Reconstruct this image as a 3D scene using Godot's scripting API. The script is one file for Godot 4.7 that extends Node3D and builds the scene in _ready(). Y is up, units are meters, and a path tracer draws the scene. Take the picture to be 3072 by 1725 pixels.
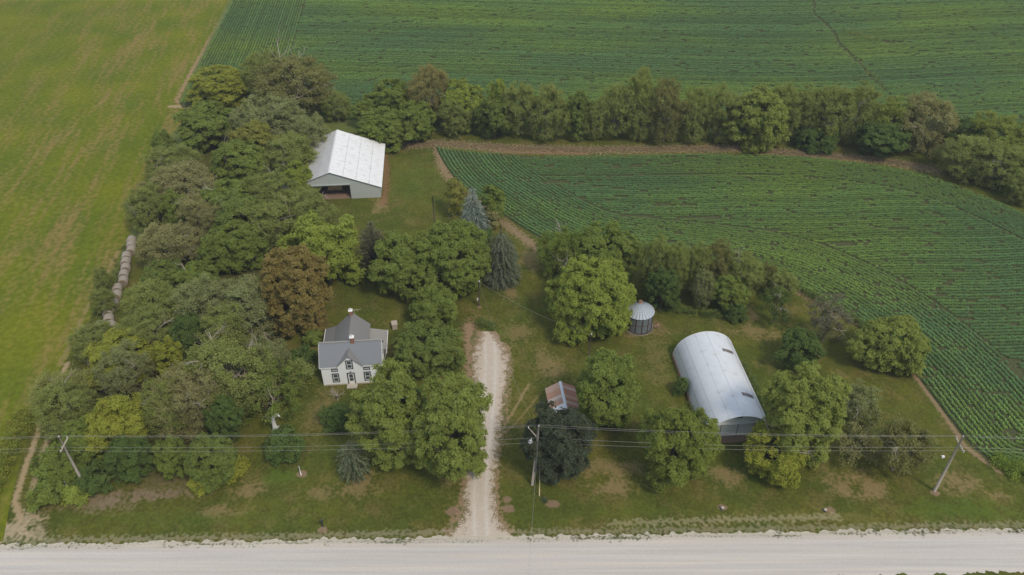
extends Node3D
# A farmstead seen from the air: white farmhouse, barn, round-roofed shed, grain bin, woodlot, windbreak, soybeans and hay.

const GRID_TURN := 5.0   # degrees by which buildings and rows are turned against the x axis
var M := {}
var used := {}
var noise := FastNoiseLite.new()
var noise2 := FastNoiseLite.new()
var sprays := {}
var twigs := {}
var crowns := {}
var triangles := 0
var R := RandomNumberGenerator.new()

# x, z, crown radius, half height of the crown, height of its middle, kind, leaf colour, dead limbs, category, label, group
const TREES := [
	[-69.0, -179.5, 7.85, 4.32, 4.68, "M", "yg", 0, "tree", "yellow-green broadleaf tree at the field corner of the woodlot", "trees of the woodlot along the hay field"],
	[-50.7, -175.1, 9.34, 6.24, 6.76, "E", "ob", 4, "tree", "large olive-brown elm with bare grey limbs below its crown", "trees of the woodlot along the hay field"],
	[-59.1, -181.1, 5.26, 5.76, 6.24, "E", "eo", 0, "tree", "tall olive-green feathery elm packed into the dense woodlot", "trees of the woodlot along the hay field"],
	[-66.2, -158.1, 6.76, 4.80, 5.20, "M", "mg", 0, "tree", "mid-green broadleaf tree packed into the dense woodlot", "trees of the woodlot along the hay field"],
	[-52.7, -159.4, 7.51, 4.80, 5.20, "E", "eg", 1, "tree", "grey-green feathery elm packed into the dense woodlot", "trees of the woodlot along the hay field"],
	[-53.6, -148.8, 4.95, 5.28, 5.72, "M", "ol", 0, "tree", "yellow-brown broadleaf tree in the middle of the woodlot", "trees of the woodlot along the hay field"],
	[-73.5, -151.7, 2.69, 3.36, 3.64, "M", "mg", 0, "tree", "mid-green broadleaf tree packed into the dense woodlot", "trees of the woodlot along the hay field"],
	[-68.3, -142.4, 5.36, 3.84, 4.16, "E", "eo", 0, "tree", "olive-green feathery elm packed into the dense woodlot", "trees of the woodlot along the hay field"],
	[-62.1, -133.1, 6.25, 4.32, 4.68, "E", "et", 2, "tree", "tan-grey feathery elm with bare grey branches packed into the dense woodlot", "trees of the woodlot along the hay field"],
	[-53.7, -139.8, 6.26, 4.80, 5.20, "M", "mg", 1, "tree", "mid-green broadleaf tree packed into the dense woodlot", "trees of the woodlot along the hay field"],
	[-45.0, -142.9, 5.40, 4.80, 5.20, "E", "eo", 1, "tree", "olive-green feathery elm packed into the dense woodlot", "trees of the woodlot along the hay field"],
	[-42.3, -151.9, 4.23, 4.80, 5.20, "E", "eg", 1, "tree", "grey-green elm leaning toward the white-roofed barn", "trees of the woodlot along the hay field"],
	[-41.6, -135.7, 2.99, 3.84, 4.16, "M", "mb", 0, "tree", "bright green broadleaf tree packed into the dense woodlot", "trees of the woodlot along the hay field"],
	[-45.4, -129.5, 4.87, 4.32, 4.68, "E", "eo", 0, "tree", "olive-green feathery elm packed into the dense woodlot", "trees of the woodlot along the hay field"],
	[-68.4, -129.8, 2.63, 3.36, 3.64, "E", "et", 0, "tree", "tan-grey feathery elm packed into the dense woodlot", "trees of the woodlot along the hay field"],
	[-52.5, -125.9, 5.13, 4.32, 4.68, "M", "mg", 1, "tree", "mid-green broadleaf tree packed into the dense woodlot", "trees of the woodlot along the hay field"],
	[-40.3, -170.7, 3.09, 3.36, 3.64, "E", "eo", 0, "tree", "olive shrubby elm behind the white-roofed barn", "trees of the woodlot along the hay field"],
	[-66.8, -124.8, 3.69, 4.32, 4.68, "E", "eo", 0, "tree", "olive-green feathery elm packed into the dense woodlot", "trees of the woodlot along the hay field"],
	[-61.6, -124.1, 2.69, 4.32, 4.68, "M", "mg", 0, "tree", "mid-green broadleaf tree packed into the dense woodlot", "trees of the woodlot along the hay field"],
	[-55.1, -119.6, 3.92, 4.80, 5.20, "E", "et", 3, "tree", "tan-grey feathery elm with bare grey branches packed into the dense woodlot", "trees of the woodlot along the hay field"],
	[-48.8, -119.4, 6.30, 4.80, 5.20, "M", "gd", 0, "tree", "deep green broadleaf tree packed into the dense woodlot", "trees of the woodlot along the hay field"],
	[-43.4, -118.1, 5.58, 4.80, 5.20, "E", "eo", 1, "tree", "olive-green feathery elm packed into the dense woodlot", "trees of the woodlot along the hay field"],
	[-37.8, -122.2, 5.20, 4.32, 4.68, "E", "eo", 0, "tree", "olive-green feathery elm packed into the dense woodlot", "trees of the woodlot along the hay field"],
	[-58.7, -112.7, 5.10, 4.32, 4.68, "E", "et", 1, "tree", "broad tan-grey elm leaning over the round bales", "trees of the woodlot along the hay field"],
	[-46.5, -112.8, 4.11, 4.32, 4.68, "M", "mg", 0, "tree", "mid-green broadleaf tree packed into the dense woodlot", "trees of the woodlot along the hay field"],
	[-50.1, -111.5, 3.27, 3.84, 4.16, "M", "mg", 0, "tree", "mid-green broadleaf tree packed into the dense woodlot", "trees of the woodlot along the hay field"],
	[-58.2, -106.7, 3.27, 2.88, 3.12, "M", "gd", 0, "tree", "low deep green broadleaf tree packed into the dense woodlot", "trees of the woodlot along the hay field"],
	[-51.6, -104.1, 3.45, 3.36, 3.64, "M", "mg", 1, "tree", "mid-green broadleaf tree packed into the dense woodlot", "trees of the woodlot along the hay field"],
	[-31.1, -108.6, 6.83, 6.24, 6.76, "M", "mb", 0, "tree", "big bright green maple behind the orange-brown maple", "trees of the woodlot along the hay field"],
	[-33.7, -96.6, 5.46, 7.38, 7.88, "M", "or", 0, "tree", "round orange-brown maple turning colour beside the white farmhouse", ""],
	[-67.8, -105.6, 1.63, 2.40, 2.60, "E", "eo", 0, "tree", "low olive-green feathery elm packed into the dense woodlot", "trees of the woodlot along the hay field"],
	[-65.6, -99.9, 1.91, 2.40, 2.60, "E", "eo", 0, "tree", "low olive-green feathery elm packed into the dense woodlot", "trees of the woodlot along the hay field"],
	[-55.1, -96.1, 4.60, 4.32, 4.68, "E", "eo", 0, "tree", "olive-green feathery elm packed into the dense woodlot", "trees of the woodlot along the hay field"],
	[-46.8, -95.3, 4.57, 4.80, 5.20, "E", "eg", 3, "tree", "grey-green feathery elm with bare grey branches packed into the dense woodlot", "trees of the woodlot along the hay field"],
	[-40.4, -94.8, 4.99, 4.80, 5.20, "E", "eg", 5, "tree", "grey-green elm with a tangle of bare white branches", "trees of the woodlot along the hay field"],
	[-48.0, -90.2, 3.01, 3.84, 4.16, "M", "md", 0, "tree", "dark green broadleaf tree packed into the dense woodlot", "trees of the woodlot along the hay field"],
	[-42.3, -89.6, 4.04, 4.32, 4.68, "E", "eo", 1, "tree", "olive-green feathery elm packed into the dense woodlot", "trees of the woodlot along the hay field"],
	[-54.0, -90.0, 3.90, 3.84, 4.16, "E", "eo", 0, "tree", "olive-green feathery elm packed into the dense woodlot", "trees of the woodlot along the hay field"],
	[-62.8, -90.4, 3.57, 2.40, 2.60, "E", "eo", 0, "tree", "low olive-green feathery elm packed into the dense woodlot", "trees of the woodlot along the hay field"],
	[-56.6, -85.1, 5.08, 3.36, 3.64, "M", "yg", 0, "tree", "spreading yellow-green tree above the last round bales", "trees of the woodlot along the hay field"],
	[-49.2, -84.3, 2.46, 3.84, 4.16, "M", "yg", 0, "tree", "small rounded yellow-green tree deep in the woodlot", "trees of the woodlot along the hay field"],
	[-54.9, -82.4, 3.43, 3.84, 4.16, "E", "eg", 1, "tree", "grey-green feathery elm packed into the dense woodlot", "trees of the woodlot along the hay field"],
	[-38.5, -79.3, 5.58, 5.28, 5.72, "E", "eo", 5, "tree", "broad olive elm with crooked dead limbs facing the lawn", "trees of the woodlot along the hay field"],
	[-35.4, -85.3, 3.00, 3.36, 3.64, "E", "eg", 1, "tree", "grey-green feathery elm packed into the dense woodlot", "trees of the woodlot along the hay field"],
	[-31.5, -88.7, 1.78, 1.23, 0.92, "S", "md", 0, "shrub", "dense dark green shrub beside the farmhouse gable wall", ""],
	[-31.0, -83.5, 2.16, 1.92, 2.08, "E", "eo", 0, "shrub", "sparse olive shrub on the lawn beside the farmhouse", ""],
	[-30.9, -92.7, 1.23, 1.32, 0.99, "S", "mg", 0, "shrub", "small shrub behind the farmhouse lean-to", ""],
	[-62.6, -79.1, 4.09, 2.88, 3.12, "E", "yo", 0, "tree", "pale yellow-olive tree at the edge of the hay field", "trees of the woodlot along the hay field"],
	[-44.7, -75.2, 4.50, 4.80, 5.20, "E", "et", 1, "tree", "tan-grey feathery elm packed into the dense woodlot", "trees of the woodlot along the hay field"],
	[-60.0, -74.8, 3.77, 3.84, 4.16, "E", "eo", 1, "tree", "olive-green feathery elm packed into the dense woodlot", "trees of the woodlot along the hay field"],
	[-51.0, -71.0, 4.10, 4.80, 5.20, "M", "yg", 0, "tree", "yellow-green broadleaf tree at the road end of the woodlot", "trees of the woodlot along the hay field"],
	[-45.6, -73.0, 2.79, 4.80, 5.20, "E", "eo", 1, "tree", "olive-green feathery elm packed into the dense woodlot", "trees of the woodlot along the hay field"],
	[-41.2, -75.0, 3.10, 4.80, 5.20, "E", "et", 1, "tree", "tan-grey feathery elm packed into the dense woodlot", "trees of the woodlot along the hay field"],
	[-37.9, -72.6, 2.39, 4.32, 4.68, "M", "md", 0, "tree", "dark green broadleaf tree packed into the dense woodlot", "trees of the woodlot along the hay field"],
	[-55.4, -69.9, 2.80, 3.36, 3.64, "M", "mg", 0, "tree", "mid-green broadleaf tree packed into the dense woodlot", "trees of the woodlot along the hay field"],
	[-48.2, -66.8, 2.79, 3.36, 3.64, "M", "md", 0, "tree", "dark green broadleaf tree packed into the dense woodlot", "trees of the woodlot along the hay field"],
	[-43.2, -66.8, 1.96, 3.36, 3.64, "M", "mg", 0, "tree", "mid-green broadleaf tree packed into the dense woodlot", "trees of the woodlot along the hay field"],
	[-37.9, -66.3, 3.50, 3.36, 3.64, "M", "gd", 0, "tree", "deep green broadleaf tree packed into the dense woodlot", "trees of the woodlot along the hay field"],
	[-34.1, -78.8, 5.32, 2.88, 3.12, "D", "mg", 5, "tree", "thin crowned oak with bleached dead limbs over the lawn", ""],
	[-58.3, -67.6, 3.16, 1.81, 1.36, "S", "mg", 0, "bush", "tall thicket bush at the leaning power pole", "bushes along the front verge"],
	[-52.2, -65.9, 2.91, 1.60, 1.20, "S", "md", 0, "bush", "dark green bush beside the foot of the leaning pole", "bushes along the front verge"],
	[-58.0, -63.0, 1.93, 1.76, 1.32, "S", "mg", 0, "bush", "low bush beside the two-rut field track", "bushes along the front verge"],
	[-54.7, -62.8, 1.39, 1.39, 1.04, "S", "mb", 0, "bush", "small bright bush near the white marker stake", "bushes along the front verge"],
	[-39.1, -65.3, 1.76, 1.28, 0.96, "S", "yg", 0, "bush", "low yellow-green bush at the corner of the mown verge", "bushes along the front verge"],
	[-36.6, -67.3, 2.09, 1.15, 0.86, "S", "yg", 0, "bush", "yellow-green bush merging with the woodlot corner", "bushes along the front verge"],
	[-30.2, -70.4, 2.68, 2.02, 1.52, "S", "md", 0, "shrub", "rounded shrub growing round a white stump on the lawn", "bushes along the front verge"],
	[-24.0, -75.5, 1.96, 2.15, 1.61, "S", "md", 0, "shrub", "dark shrub on the lawn before the farmhouse front", ""],
	[-23.4, -110.8, 2.70, 5.14, 5.34, "J", "jd", 0, "tree", "dark brownish juniper between two maples", ""],
	[-18.2, -106.4, 5.26, 5.18, 5.68, "M", "mg", 0, "tree", "wide green maple whose limbs reach over the yard pole", ""],
	[-10.0, -107.1, 6.80, 5.96, 6.46, "M", "mg", 0, "tree", "tall green maple beside the wide maple and the juniper", ""],
	[-12.4, -97.3, 4.00, 3.19, 3.69, "M", "mg", 0, "tree", "mid-sized green maple behind the farmhouse by the drive", ""],
	[-12.5, -87.6, 5.36, 2.95, 3.45, "M", "gd", 0, "tree", "rounded deep green maple beside the farmhouse gable end", ""],
	[-14.9, -69.7, 5.03, 7.99, 8.49, "M", "ol2", 0, "tree", "large green maple hiding the farmhouse corner", ""],
	[-7.3, -66.8, 5.19, 8.72, 9.22, "M", "ol2", 0, "tree", "large green maple overhanging the gravel drive", ""],
	[-7.0, -121.8, 2.76, 5.24, 5.54, "C", "bs", 0, "tree", "tall blue spruce at the field corner of the yard", ""],
	[-10.5, -129.5, 2.10, 4.00, 4.50, "M", "ol", 0, "tree", "olive tree behind the tall blue spruce", ""],
	[-3.7, -128.2, 2.25, 3.47, 3.97, "M", "mg", 0, "tree", "green tree between the tall blue spruce and the soybeans", ""],
	[-3.4, -125.6, 1.24, 2.19, 1.64, "S", "et", 0, "shrub", "brownish shrub at the foot of the tall blue spruce", ""],
	[-5.7, -120.7, 2.22, 1.61, 1.21, "S", "md", 0, "shrub", "dark green shrub under the tall blue spruce", ""],
	[-1.8, -108.7, 3.20, 4.89, 5.19, "K", "gk", 0, "tree", "drooping blue spruce with a bare leader", ""],
	[9.1, -111.1, 4.83, 3.84, 4.16, "E", "mg", 3, "tree", "light green willow-like tree with low crooked limbs", ""],
	[15.8, -109.4, 5.54, 4.68, 5.18, "M", "mg", 0, "tree", "large green maple behind the maple at the grain bin", ""],
	[12.3, -96.4, 7.51, 5.31, 5.81, "M", "mb", 0, "tree", "largest bright green maple overhanging the grain bin", ""],
	[23.2, -105.6, 2.67, 5.08, 5.58, "E", "eo", 0, "tree", "olive-green feathery tree in the grove beside the grain bin", "trees of the grove beside the grain bin"],
	[26.4, -105.1, 2.45, 4.66, 5.16, "E", "eo", 0, "tree", "olive-green feathery tree in the grove beside the grain bin", "trees of the grove beside the grain bin"],
	[30.3, -106.2, 2.61, 4.36, 4.86, "E", "eo", 0, "tree", "olive-green feathery tree in the grove beside the grain bin", "trees of the grove beside the grain bin"],
	[34.0, -107.2, 2.77, 4.15, 4.65, "E", "ob", 0, "tree", "brownish olive feathery tree in the grove beside the grain bin", "trees of the grove beside the grain bin"],
	[38.1, -105.8, 3.50, 3.41, 3.91, "E", "eo", 0, "tree", "olive-green feathery tree in the grove beside the grain bin", "trees of the grove beside the grain bin"],
	[24.1, -101.0, 2.80, 3.81, 4.31, "M", "md", 0, "tree", "dark green broadleaf tree in the grove beside the grain bin", "trees of the grove beside the grain bin"],
	[30.9, -102.0, 1.88, 3.18, 3.68, "E", "eg", 0, "tree", "low grey-green feathery tree in the grove beside the grain bin", "trees of the grove beside the grain bin"],
	[35.1, -101.3, 2.95, 2.95, 3.45, "M", "mg", 0, "tree", "leafy green broadleaf in front of the olive grove", "trees of the grove beside the grain bin"],
	[36.1, -98.6, 1.49, 1.92, 1.44, "S", "md", 0, "bush", "compact green bush before the olive grove", "trees of the grove beside the grain bin"],
	[42.5, -106.3, 1.30, 2.48, 2.98, "E", "ob", 0, "tree", "narrow column-shaped olive tree ending the grove", "trees of the grove beside the grain bin"],
	[44.5, -103.9, 2.68, 2.23, 2.73, "E", "eo", 0, "tree", "low olive-green feathery tree in the grove beside the grain bin", "trees of the grove beside the grain bin"],
	[41.7, -97.7, 2.21, 2.86, 3.36, "D", "md", 3, "shrub", "half-bare dark shrub standing alone by the grove", "trees of the grove beside the grain bin"],
	[48.2, -93.1, 3.04, 3.86, 4.36, "D", "jd", 2, "tree", "dark half-bare tree at the soybean edge", ""],
	[56.2, -88.6, 5.73, 3.28, 3.78, "M", "gl", 0, "tree", "round light green tree at the bend of the soybean rows", ""],
	[42.4, -87.7, 3.30, 2.79, 3.29, "M", "md", 0, "tree", "dark green tree between the round-roofed shed and the soybeans", ""],
	[36.7, -69.8, 5.19, 7.65, 8.15, "M", "gl", 0, "tree", "tall light green maple beside the round-roofed shed", ""],
	[33.4, -67.7, 4.14, 3.06, 3.56, "M", "yg", 4, "tree", "yellow-tinged low maple with dead grey lower limbs", ""],
	[20.5, -67.0, 4.79, 5.99, 6.49, "M", "mg2", 0, "tree", "dense round green maple covering the shed door corner", ""],
	[5.6, -66.9, 4.49, 5.73, 6.23, "M", "dp", 0, "tree", "dark purple-green maple behind the transformer pole", ""],
	[12.5, -75.7, 4.54, 6.58, 7.08, "M", "mg", 0, "tree", "upright green maple against the rusty-roofed shed", ""],
	[47.1, -76.3, 3.11, 2.77, 3.27, "E", "eg", 2, "shrub", "grey leaning shrub on the side lawn", ""],
	[44.5, -69.5, 2.42, 2.57, 3.07, "D", "et", 3, "tree", "thin brownish half-dead sapling on the front lawn", ""],
	[49.6, -67.8, 3.54, 3.78, 4.28, "E", "ob", 3, "tree", "brownish dying bushy tree with bare twigs on the front lawn", ""],
	[-20.4, -67.4, 1.93, 2.92, 3.22, "K", "gs", 0, "tree", "small grey-green spruce on the front lawn", ""],
	[24.3, -81.9, 0.81, 1.54, 1.16, "S", "md", 0, "shrub", "narrow shrub against the curved wall of the round-roofed shed", ""],
	[-27.3, -169.9, 5.80, 4.80, 5.20, "M", "mg", 0, "tree", "mid-green broadleaf tree in the windbreak row between soybean fields", "trees of the windbreak between soybean fields"],
	[-33.1, -167.4, 3.14, 3.36, 3.64, "M", "mg", 0, "tree", "mid-green broadleaf tree in the windbreak row between soybean fields", "trees of the windbreak between soybean fields"],
	[-27.3, -158.6, 6.20, 3.84, 4.16, "M", "mg", 0, "tree", "green willow-like tree beside the barn roof corner", "trees of the windbreak between soybean fields"],
	[-20.9, -160.9, 4.46, 4.32, 4.68, "M", "mg", 0, "tree", "mid-green broadleaf tree in the windbreak row between soybean fields", "trees of the windbreak between soybean fields"],
	[-18.4, -169.8, 4.83, 6.72, 7.28, "E", "bt", 0, "tree", "tall brownish-tan tree standing above the windbreak", "trees of the windbreak between soybean fields"],
	[-11.1, -167.0, 5.26, 5.28, 5.72, "M", "mb", 0, "tree", "bright green broadleaf tree in the windbreak row between soybean fields", "trees of the windbreak between soybean fields"],
	[-12.4, -164.1, 3.90, 3.84, 4.16, "E", "eo", 0, "tree", "olive-green feathery tree in the windbreak row between soybean fields", "trees of the windbreak between soybean fields"],
	[-3.8, -162.3, 4.39, 4.80, 5.20, "M", "gd", 0, "tree", "deep green broadleaf tree in the windbreak row between soybean fields", "trees of the windbreak between soybean fields"],
	[-3.4, -168.4, 2.85, 5.28, 5.72, "M", "mb", 0, "tree", "bright green broadleaf tree in the windbreak row between soybean fields", "trees of the windbreak between soybean fields"],
	[1.7, -164.1, 4.59, 5.76, 6.24, "E", "eo", 0, "tree", "tall olive-green feathery tree in the windbreak row between soybean fields", "trees of the windbreak between soybean fields"],
	[8.0, -161.5, 4.90, 5.76, 6.24, "E", "eo", 0, "tree", "tall olive-green feathery tree in the windbreak row between soybean fields", "trees of the windbreak between soybean fields"],
	[14.0, -161.7, 3.48, 5.28, 5.72, "M", "gd", 0, "tree", "deep green broadleaf tree in the windbreak row between soybean fields", "trees of the windbreak between soybean fields"],
	[18.1, -161.9, 3.23, 4.32, 4.68, "E", "eo", 0, "tree", "olive-green feathery tree in the windbreak row between soybean fields", "trees of the windbreak between soybean fields"],
	[23.4, -163.2, 4.62, 5.76, 6.24, "E", "eo", 0, "tree", "tall olive-green feathery tree in the windbreak row between soybean fields", "trees of the windbreak between soybean fields"],
	[28.1, -162.5, 4.36, 7.20, 7.80, "E", "eo", 0, "tree", "tallest olive tree of the windbreak row", "trees of the windbreak between soybean fields"],
	[33.6, -160.2, 4.50, 6.72, 7.28, "E", "ob", 0, "tree", "tall brownish olive feathery tree in the windbreak row between soybean fields", "trees of the windbreak between soybean fields"],
	[40.3, -160.7, 3.99, 5.76, 6.24, "E", "eo", 0, "tree", "tall olive-green feathery tree in the windbreak row between soybean fields", "trees of the windbreak between soybean fields"],
	[45.9, -161.6, 4.45, 5.76, 6.24, "E", "eo", 0, "tree", "tall olive-green feathery tree in the windbreak row between soybean fields", "trees of the windbreak between soybean fields"],
	[52.5, -158.5, 6.79, 6.24, 6.76, "M", "gl", 0, "tree", "light green broadleaf tree in the olive windbreak row", "trees of the windbreak between soybean fields"],
	[53.6, -156.4, 3.62, 1.99, 1.50, "S", "gl", 0, "bush", "low round bush at the foot of the windbreak", "trees of the windbreak between soybean fields"],
	[59.4, -161.9, 4.45, 6.24, 6.76, "E", "eo", 0, "tree", "tall olive-green feathery tree in the windbreak row between soybean fields", "trees of the windbreak between soybean fields"],
	[65.1, -162.1, 4.02, 5.76, 6.24, "E", "eo", 0, "tree", "tall olive-green feathery tree in the windbreak row between soybean fields", "trees of the windbreak between soybean fields"],
	[68.6, -159.4, 4.66, 6.24, 6.76, "E", "eo", 0, "tree", "tall olive-green feathery tree in the windbreak row between soybean fields", "trees of the windbreak between soybean fields"],
	[74.9, -160.1, 4.50, 6.24, 6.76, "E", "eo", 1, "tree", "tall olive-green feathery tree in the windbreak row between soybean fields", "trees of the windbreak between soybean fields"],
	[66.8, -157.5, 4.73, 2.60, 1.95, "S", "md", 0, "bush", "low dark green bush in the windbreak row between soybean fields", "trees of the windbreak between soybean fields"],
	[79.2, -154.3, 6.07, 3.84, 4.16, "M", "md", 0, "tree", "dark green broadleaf clump beside the gap in the windbreak", "trees of the windbreak between soybean fields"],
	[82.6, -158.6, 5.86, 4.80, 5.20, "E", "gl", 0, "tree", "light green feathery tree in the windbreak row between soybean fields", "trees of the windbreak between soybean fields"],
	[88.3, -156.2, 5.81, 6.24, 6.76, "E", "et", 1, "tree", "tan-grey feathery tree beyond the windbreak gap", "trees of the windbreak between soybean fields"],
	[96.7, -155.3, 4.44, 3.84, 4.16, "M", "md", 0, "tree", "dark green broadleaf tree in the windbreak row between soybean fields", "trees of the windbreak between soybean fields"],
	[101.4, -152.0, 5.77, 4.80, 5.20, "E", "gl", 0, "tree", "light green feathery tree in the windbreak row between soybean fields", "trees of the windbreak between soybean fields"],
	[92.4, -144.9, 5.17, 4.32, 4.68, "E", "eo", 0, "tree", "olive-green feathery tree in the windbreak row between soybean fields", "trees of the windbreak between soybean fields"],
	[97.1, -141.3, 5.08, 4.32, 4.68, "E", "eo", 0, "tree", "olive-green feathery tree in the windbreak row between soybean fields", "trees of the windbreak between soybean fields"],
	[98.6, -138.3, 2.32, 3.17, 2.38, "S", "mg", 0, "bush", "low mid-green bush in the windbreak row between soybean fields", "trees of the windbreak between soybean fields"],
	[107.0, -150.6, 3.40, 4.32, 4.68, "E", "eo", 0, "tree", "olive-green feathery tree in the windbreak row between soybean fields", "trees of the windbreak between soybean fields"],
	[102.6, -140.9, 3.66, 3.84, 4.16, "E", "gl", 0, "tree", "light green feathery tree in the windbreak row between soybean fields", "trees of the windbreak between soybean fields"],
	[100.0, -134.4, 3.16, 2.88, 3.12, "E", "eo", 0, "tree", "low olive-green feathery tree in the windbreak row between soybean fields", "trees of the windbreak between soybean fields"],
]
# linear leaf colours
const LEAF := {
	"mb": [0.320, 0.385, 0.078],
	"mg": [0.235, 0.300, 0.070],
	"mg2": [0.235, 0.285, 0.062],
	"gd": [0.210, 0.270, 0.070],
	"md": [0.140, 0.205, 0.058],
	"gl": [0.300, 0.350, 0.086],
	"yg": [0.345, 0.370, 0.062],
	"ol": [0.310, 0.315, 0.080],
	"ol2": [0.270, 0.322, 0.080],
	"eo": [0.305, 0.345, 0.112],
	"eg": [0.322, 0.350, 0.165],
	"et": [0.358, 0.345, 0.165],
	"yo": [0.360, 0.380, 0.130],
	"ob": [0.280, 0.280, 0.106],
	"bt": [0.335, 0.305, 0.130],
	"or": [0.305, 0.248, 0.084],
	"bs": [0.235, 0.285, 0.250],
	"gs": [0.140, 0.172, 0.098],
	"gk": [0.235, 0.268, 0.195],
	"jd": [0.170, 0.168, 0.102],
	"dp": [0.092, 0.115, 0.072],
}

# ------------------------------------------------------------------ helpers
func numbered(n: String) -> String:
	var k: int = used.get(n, 0)
	used[n] = k + 1
	return n if k == 0 else "%s_%03d" % [n, k]

func tag(o: Node, label: String, category: String, group := "") -> void:
	o.set_meta("label", label)
	o.set_meta("category", category)
	if group != "":
		o.set_meta("group", group)

func thing(called: String, label: String, category: String, at: Vector3, turn := 0.0, group := "") -> Node3D:
	var o := Node3D.new()
	o.name = numbered(called)
	add_child(o)
	o.position = at
	o.rotation.y = deg_to_rad(turn)
	tag(o, label, category, group)
	return o

func copy_of(o: Node3D, called: String, at: Vector3, turn: float, label: String) -> Node3D:
	var c: Node3D = o.duplicate()
	c.name = numbered(called)
	add_child(c)
	c.position = at
	c.rotation.y = deg_to_rad(turn)
	c.set_meta("label", label)
	return c

func begin() -> SurfaceTool:
	var st := SurfaceTool.new()
	st.begin(Mesh.PRIMITIVE_TRIANGLES)
	return st

func obj(called: String, st: SurfaceTool, m: Material, parent: Node, smooth := false) -> MeshInstance3D:
	st.generate_normals()
	var o := MeshInstance3D.new()
	o.name = called if parent != self else numbered(called)
	o.mesh = st.commit()
	o.material_override = m
	parent.add_child(o, true)
	return o

func put_mesh(called: String, mesh: Mesh, m: Material, parent: Node) -> MeshInstance3D:
	var o := MeshInstance3D.new()
	o.name = called
	o.mesh = mesh
	o.material_override = m
	parent.add_child(o, true)
	return o

func structure(called: String, st: SurfaceTool, m: Material) -> MeshInstance3D:
	var o := obj(called, st, m, self)
	o.set_meta("kind", "structure")
	return o

func quad(st: SurfaceTool, a: Vector3, b: Vector3, c: Vector3, d: Vector3) -> void:
	st.set_smooth_group(-1)
	for v in [a, b, c, a, c, d]:
		st.add_vertex(v)

func tri(st: SurfaceTool, a: Vector3, b: Vector3, c: Vector3) -> void:
	st.set_smooth_group(-1)
	st.add_vertex(a); st.add_vertex(b); st.add_vertex(c)

# box from a low corner to a high corner, placed by t
func box(st: SurfaceTool, lo: Vector3, hi: Vector3, t := Transform3D()) -> void:
	var p := []
	for k in 8:
		p.append(t * Vector3(hi.x if k & 1 else lo.x, hi.y if k & 2 else lo.y, hi.z if k & 4 else lo.z))
	quad(st, p[4], p[6], p[7], p[5]); quad(st, p[1], p[3], p[2], p[0])
	quad(st, p[0], p[2], p[6], p[4]); quad(st, p[5], p[7], p[3], p[1])
	quad(st, p[6], p[2], p[3], p[7]); quad(st, p[0], p[4], p[5], p[1])

# a slab: four top corners pushed down by thick along the normal
func slab(st: SurfaceTool, a: Vector3, b: Vector3, c: Vector3, d: Vector3, thick: float) -> void:
	var n := (b - a).cross(d - a).normalized()
	if n.y < 0:
		n = -n
	var k := -n * thick
	quad(st, a, b, c, d); quad(st, a + k, d + k, c + k, b + k)
	quad(st, a, a + k, b + k, b); quad(st, b, b + k, c + k, c); quad(st, c, c + k, d + k, d); quad(st, d, d + k, a + k, a)

func tube(st: SurfaceTool, pts: Array, radii: Array, sides := 6, group := 0) -> void:
	st.set_smooth_group(group)
	var rings := []
	for i in pts.size():
		var d: Vector3 = (pts[min(i + 1, pts.size() - 1)] - pts[max(i - 1, 0)])
		d = d.normalized() if d.length() > 1e-6 else Vector3.UP
		var u := d.cross(Vector3(0.31, 0.2, 0.93)).normalized()
		var v := d.cross(u)
		var ring := []
		for k in sides:
			var a := TAU * k / sides
			ring.append(pts[i] + (u * cos(a) + v * sin(a)) * radii[i])
		rings.append(ring)
	for i in pts.size() - 1:
		for k in sides:
			var k2 := (k + 1) % sides
			for w in [rings[i][k], rings[i + 1][k], rings[i + 1][k2], rings[i][k], rings[i + 1][k2], rings[i][k2]]:
				st.add_vertex(w)
	for k in range(1, sides - 1):
		for w in [rings[-1][0], rings[-1][k], rings[-1][k + 1]]:
			st.add_vertex(w)
		for w in [rings[0][0], rings[0][k + 1], rings[0][k]]:
			st.add_vertex(w)

func mat(called: String, lin: Array, rough := 0.9, metal := 0.0) -> StandardMaterial3D:
	var m := StandardMaterial3D.new()
	m.resource_name = called
	m.albedo_color = Color(lin[0], lin[1], lin[2]).linear_to_srgb()
	m.roughness = rough
	m.metallic = metal
	m.cull_mode = BaseMaterial3D.CULL_DISABLED
	M[called] = m
	return m

func noise_tex(sed: int, freq: float, stops: Array, size := 512, oct := 4, as_normal := false) -> NoiseTexture2D:
	var n := FastNoiseLite.new()
	n.seed = sed
	n.noise_type = FastNoiseLite.TYPE_SIMPLEX_SMOOTH
	n.frequency = freq
	n.fractal_octaves = oct
	var t := NoiseTexture2D.new()
	t.width = size
	t.height = size
	t.seamless = true
	t.noise = n
	if as_normal:
		t.as_normal_map = true
		t.bump_strength = 6.0
	else:
		var g := Gradient.new()
		var offs := PackedFloat32Array()
		var cols := PackedColorArray()
		for s in stops:
			offs.append(s[0])
			cols.append(Color(s[1][0], s[1][1], s[1][2]).linear_to_srgb())
		g.offsets = offs
		g.colors = cols
		t.color_ramp = g
	return t

# a material whose colour comes from noise between linear colours, laid in world metres
func noisy(called: String, sed: int, freq: float, stops: Array, scale: Vector3, rough := 0.9, metal := 0.0, oct := 4) -> StandardMaterial3D:
	var m := mat(called, [1, 1, 1], rough, metal)
	m.albedo_texture = noise_tex(sed, freq, stops, 512, oct)
	m.uv1_triplanar = true
	m.uv1_scale = scale
	return m

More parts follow.
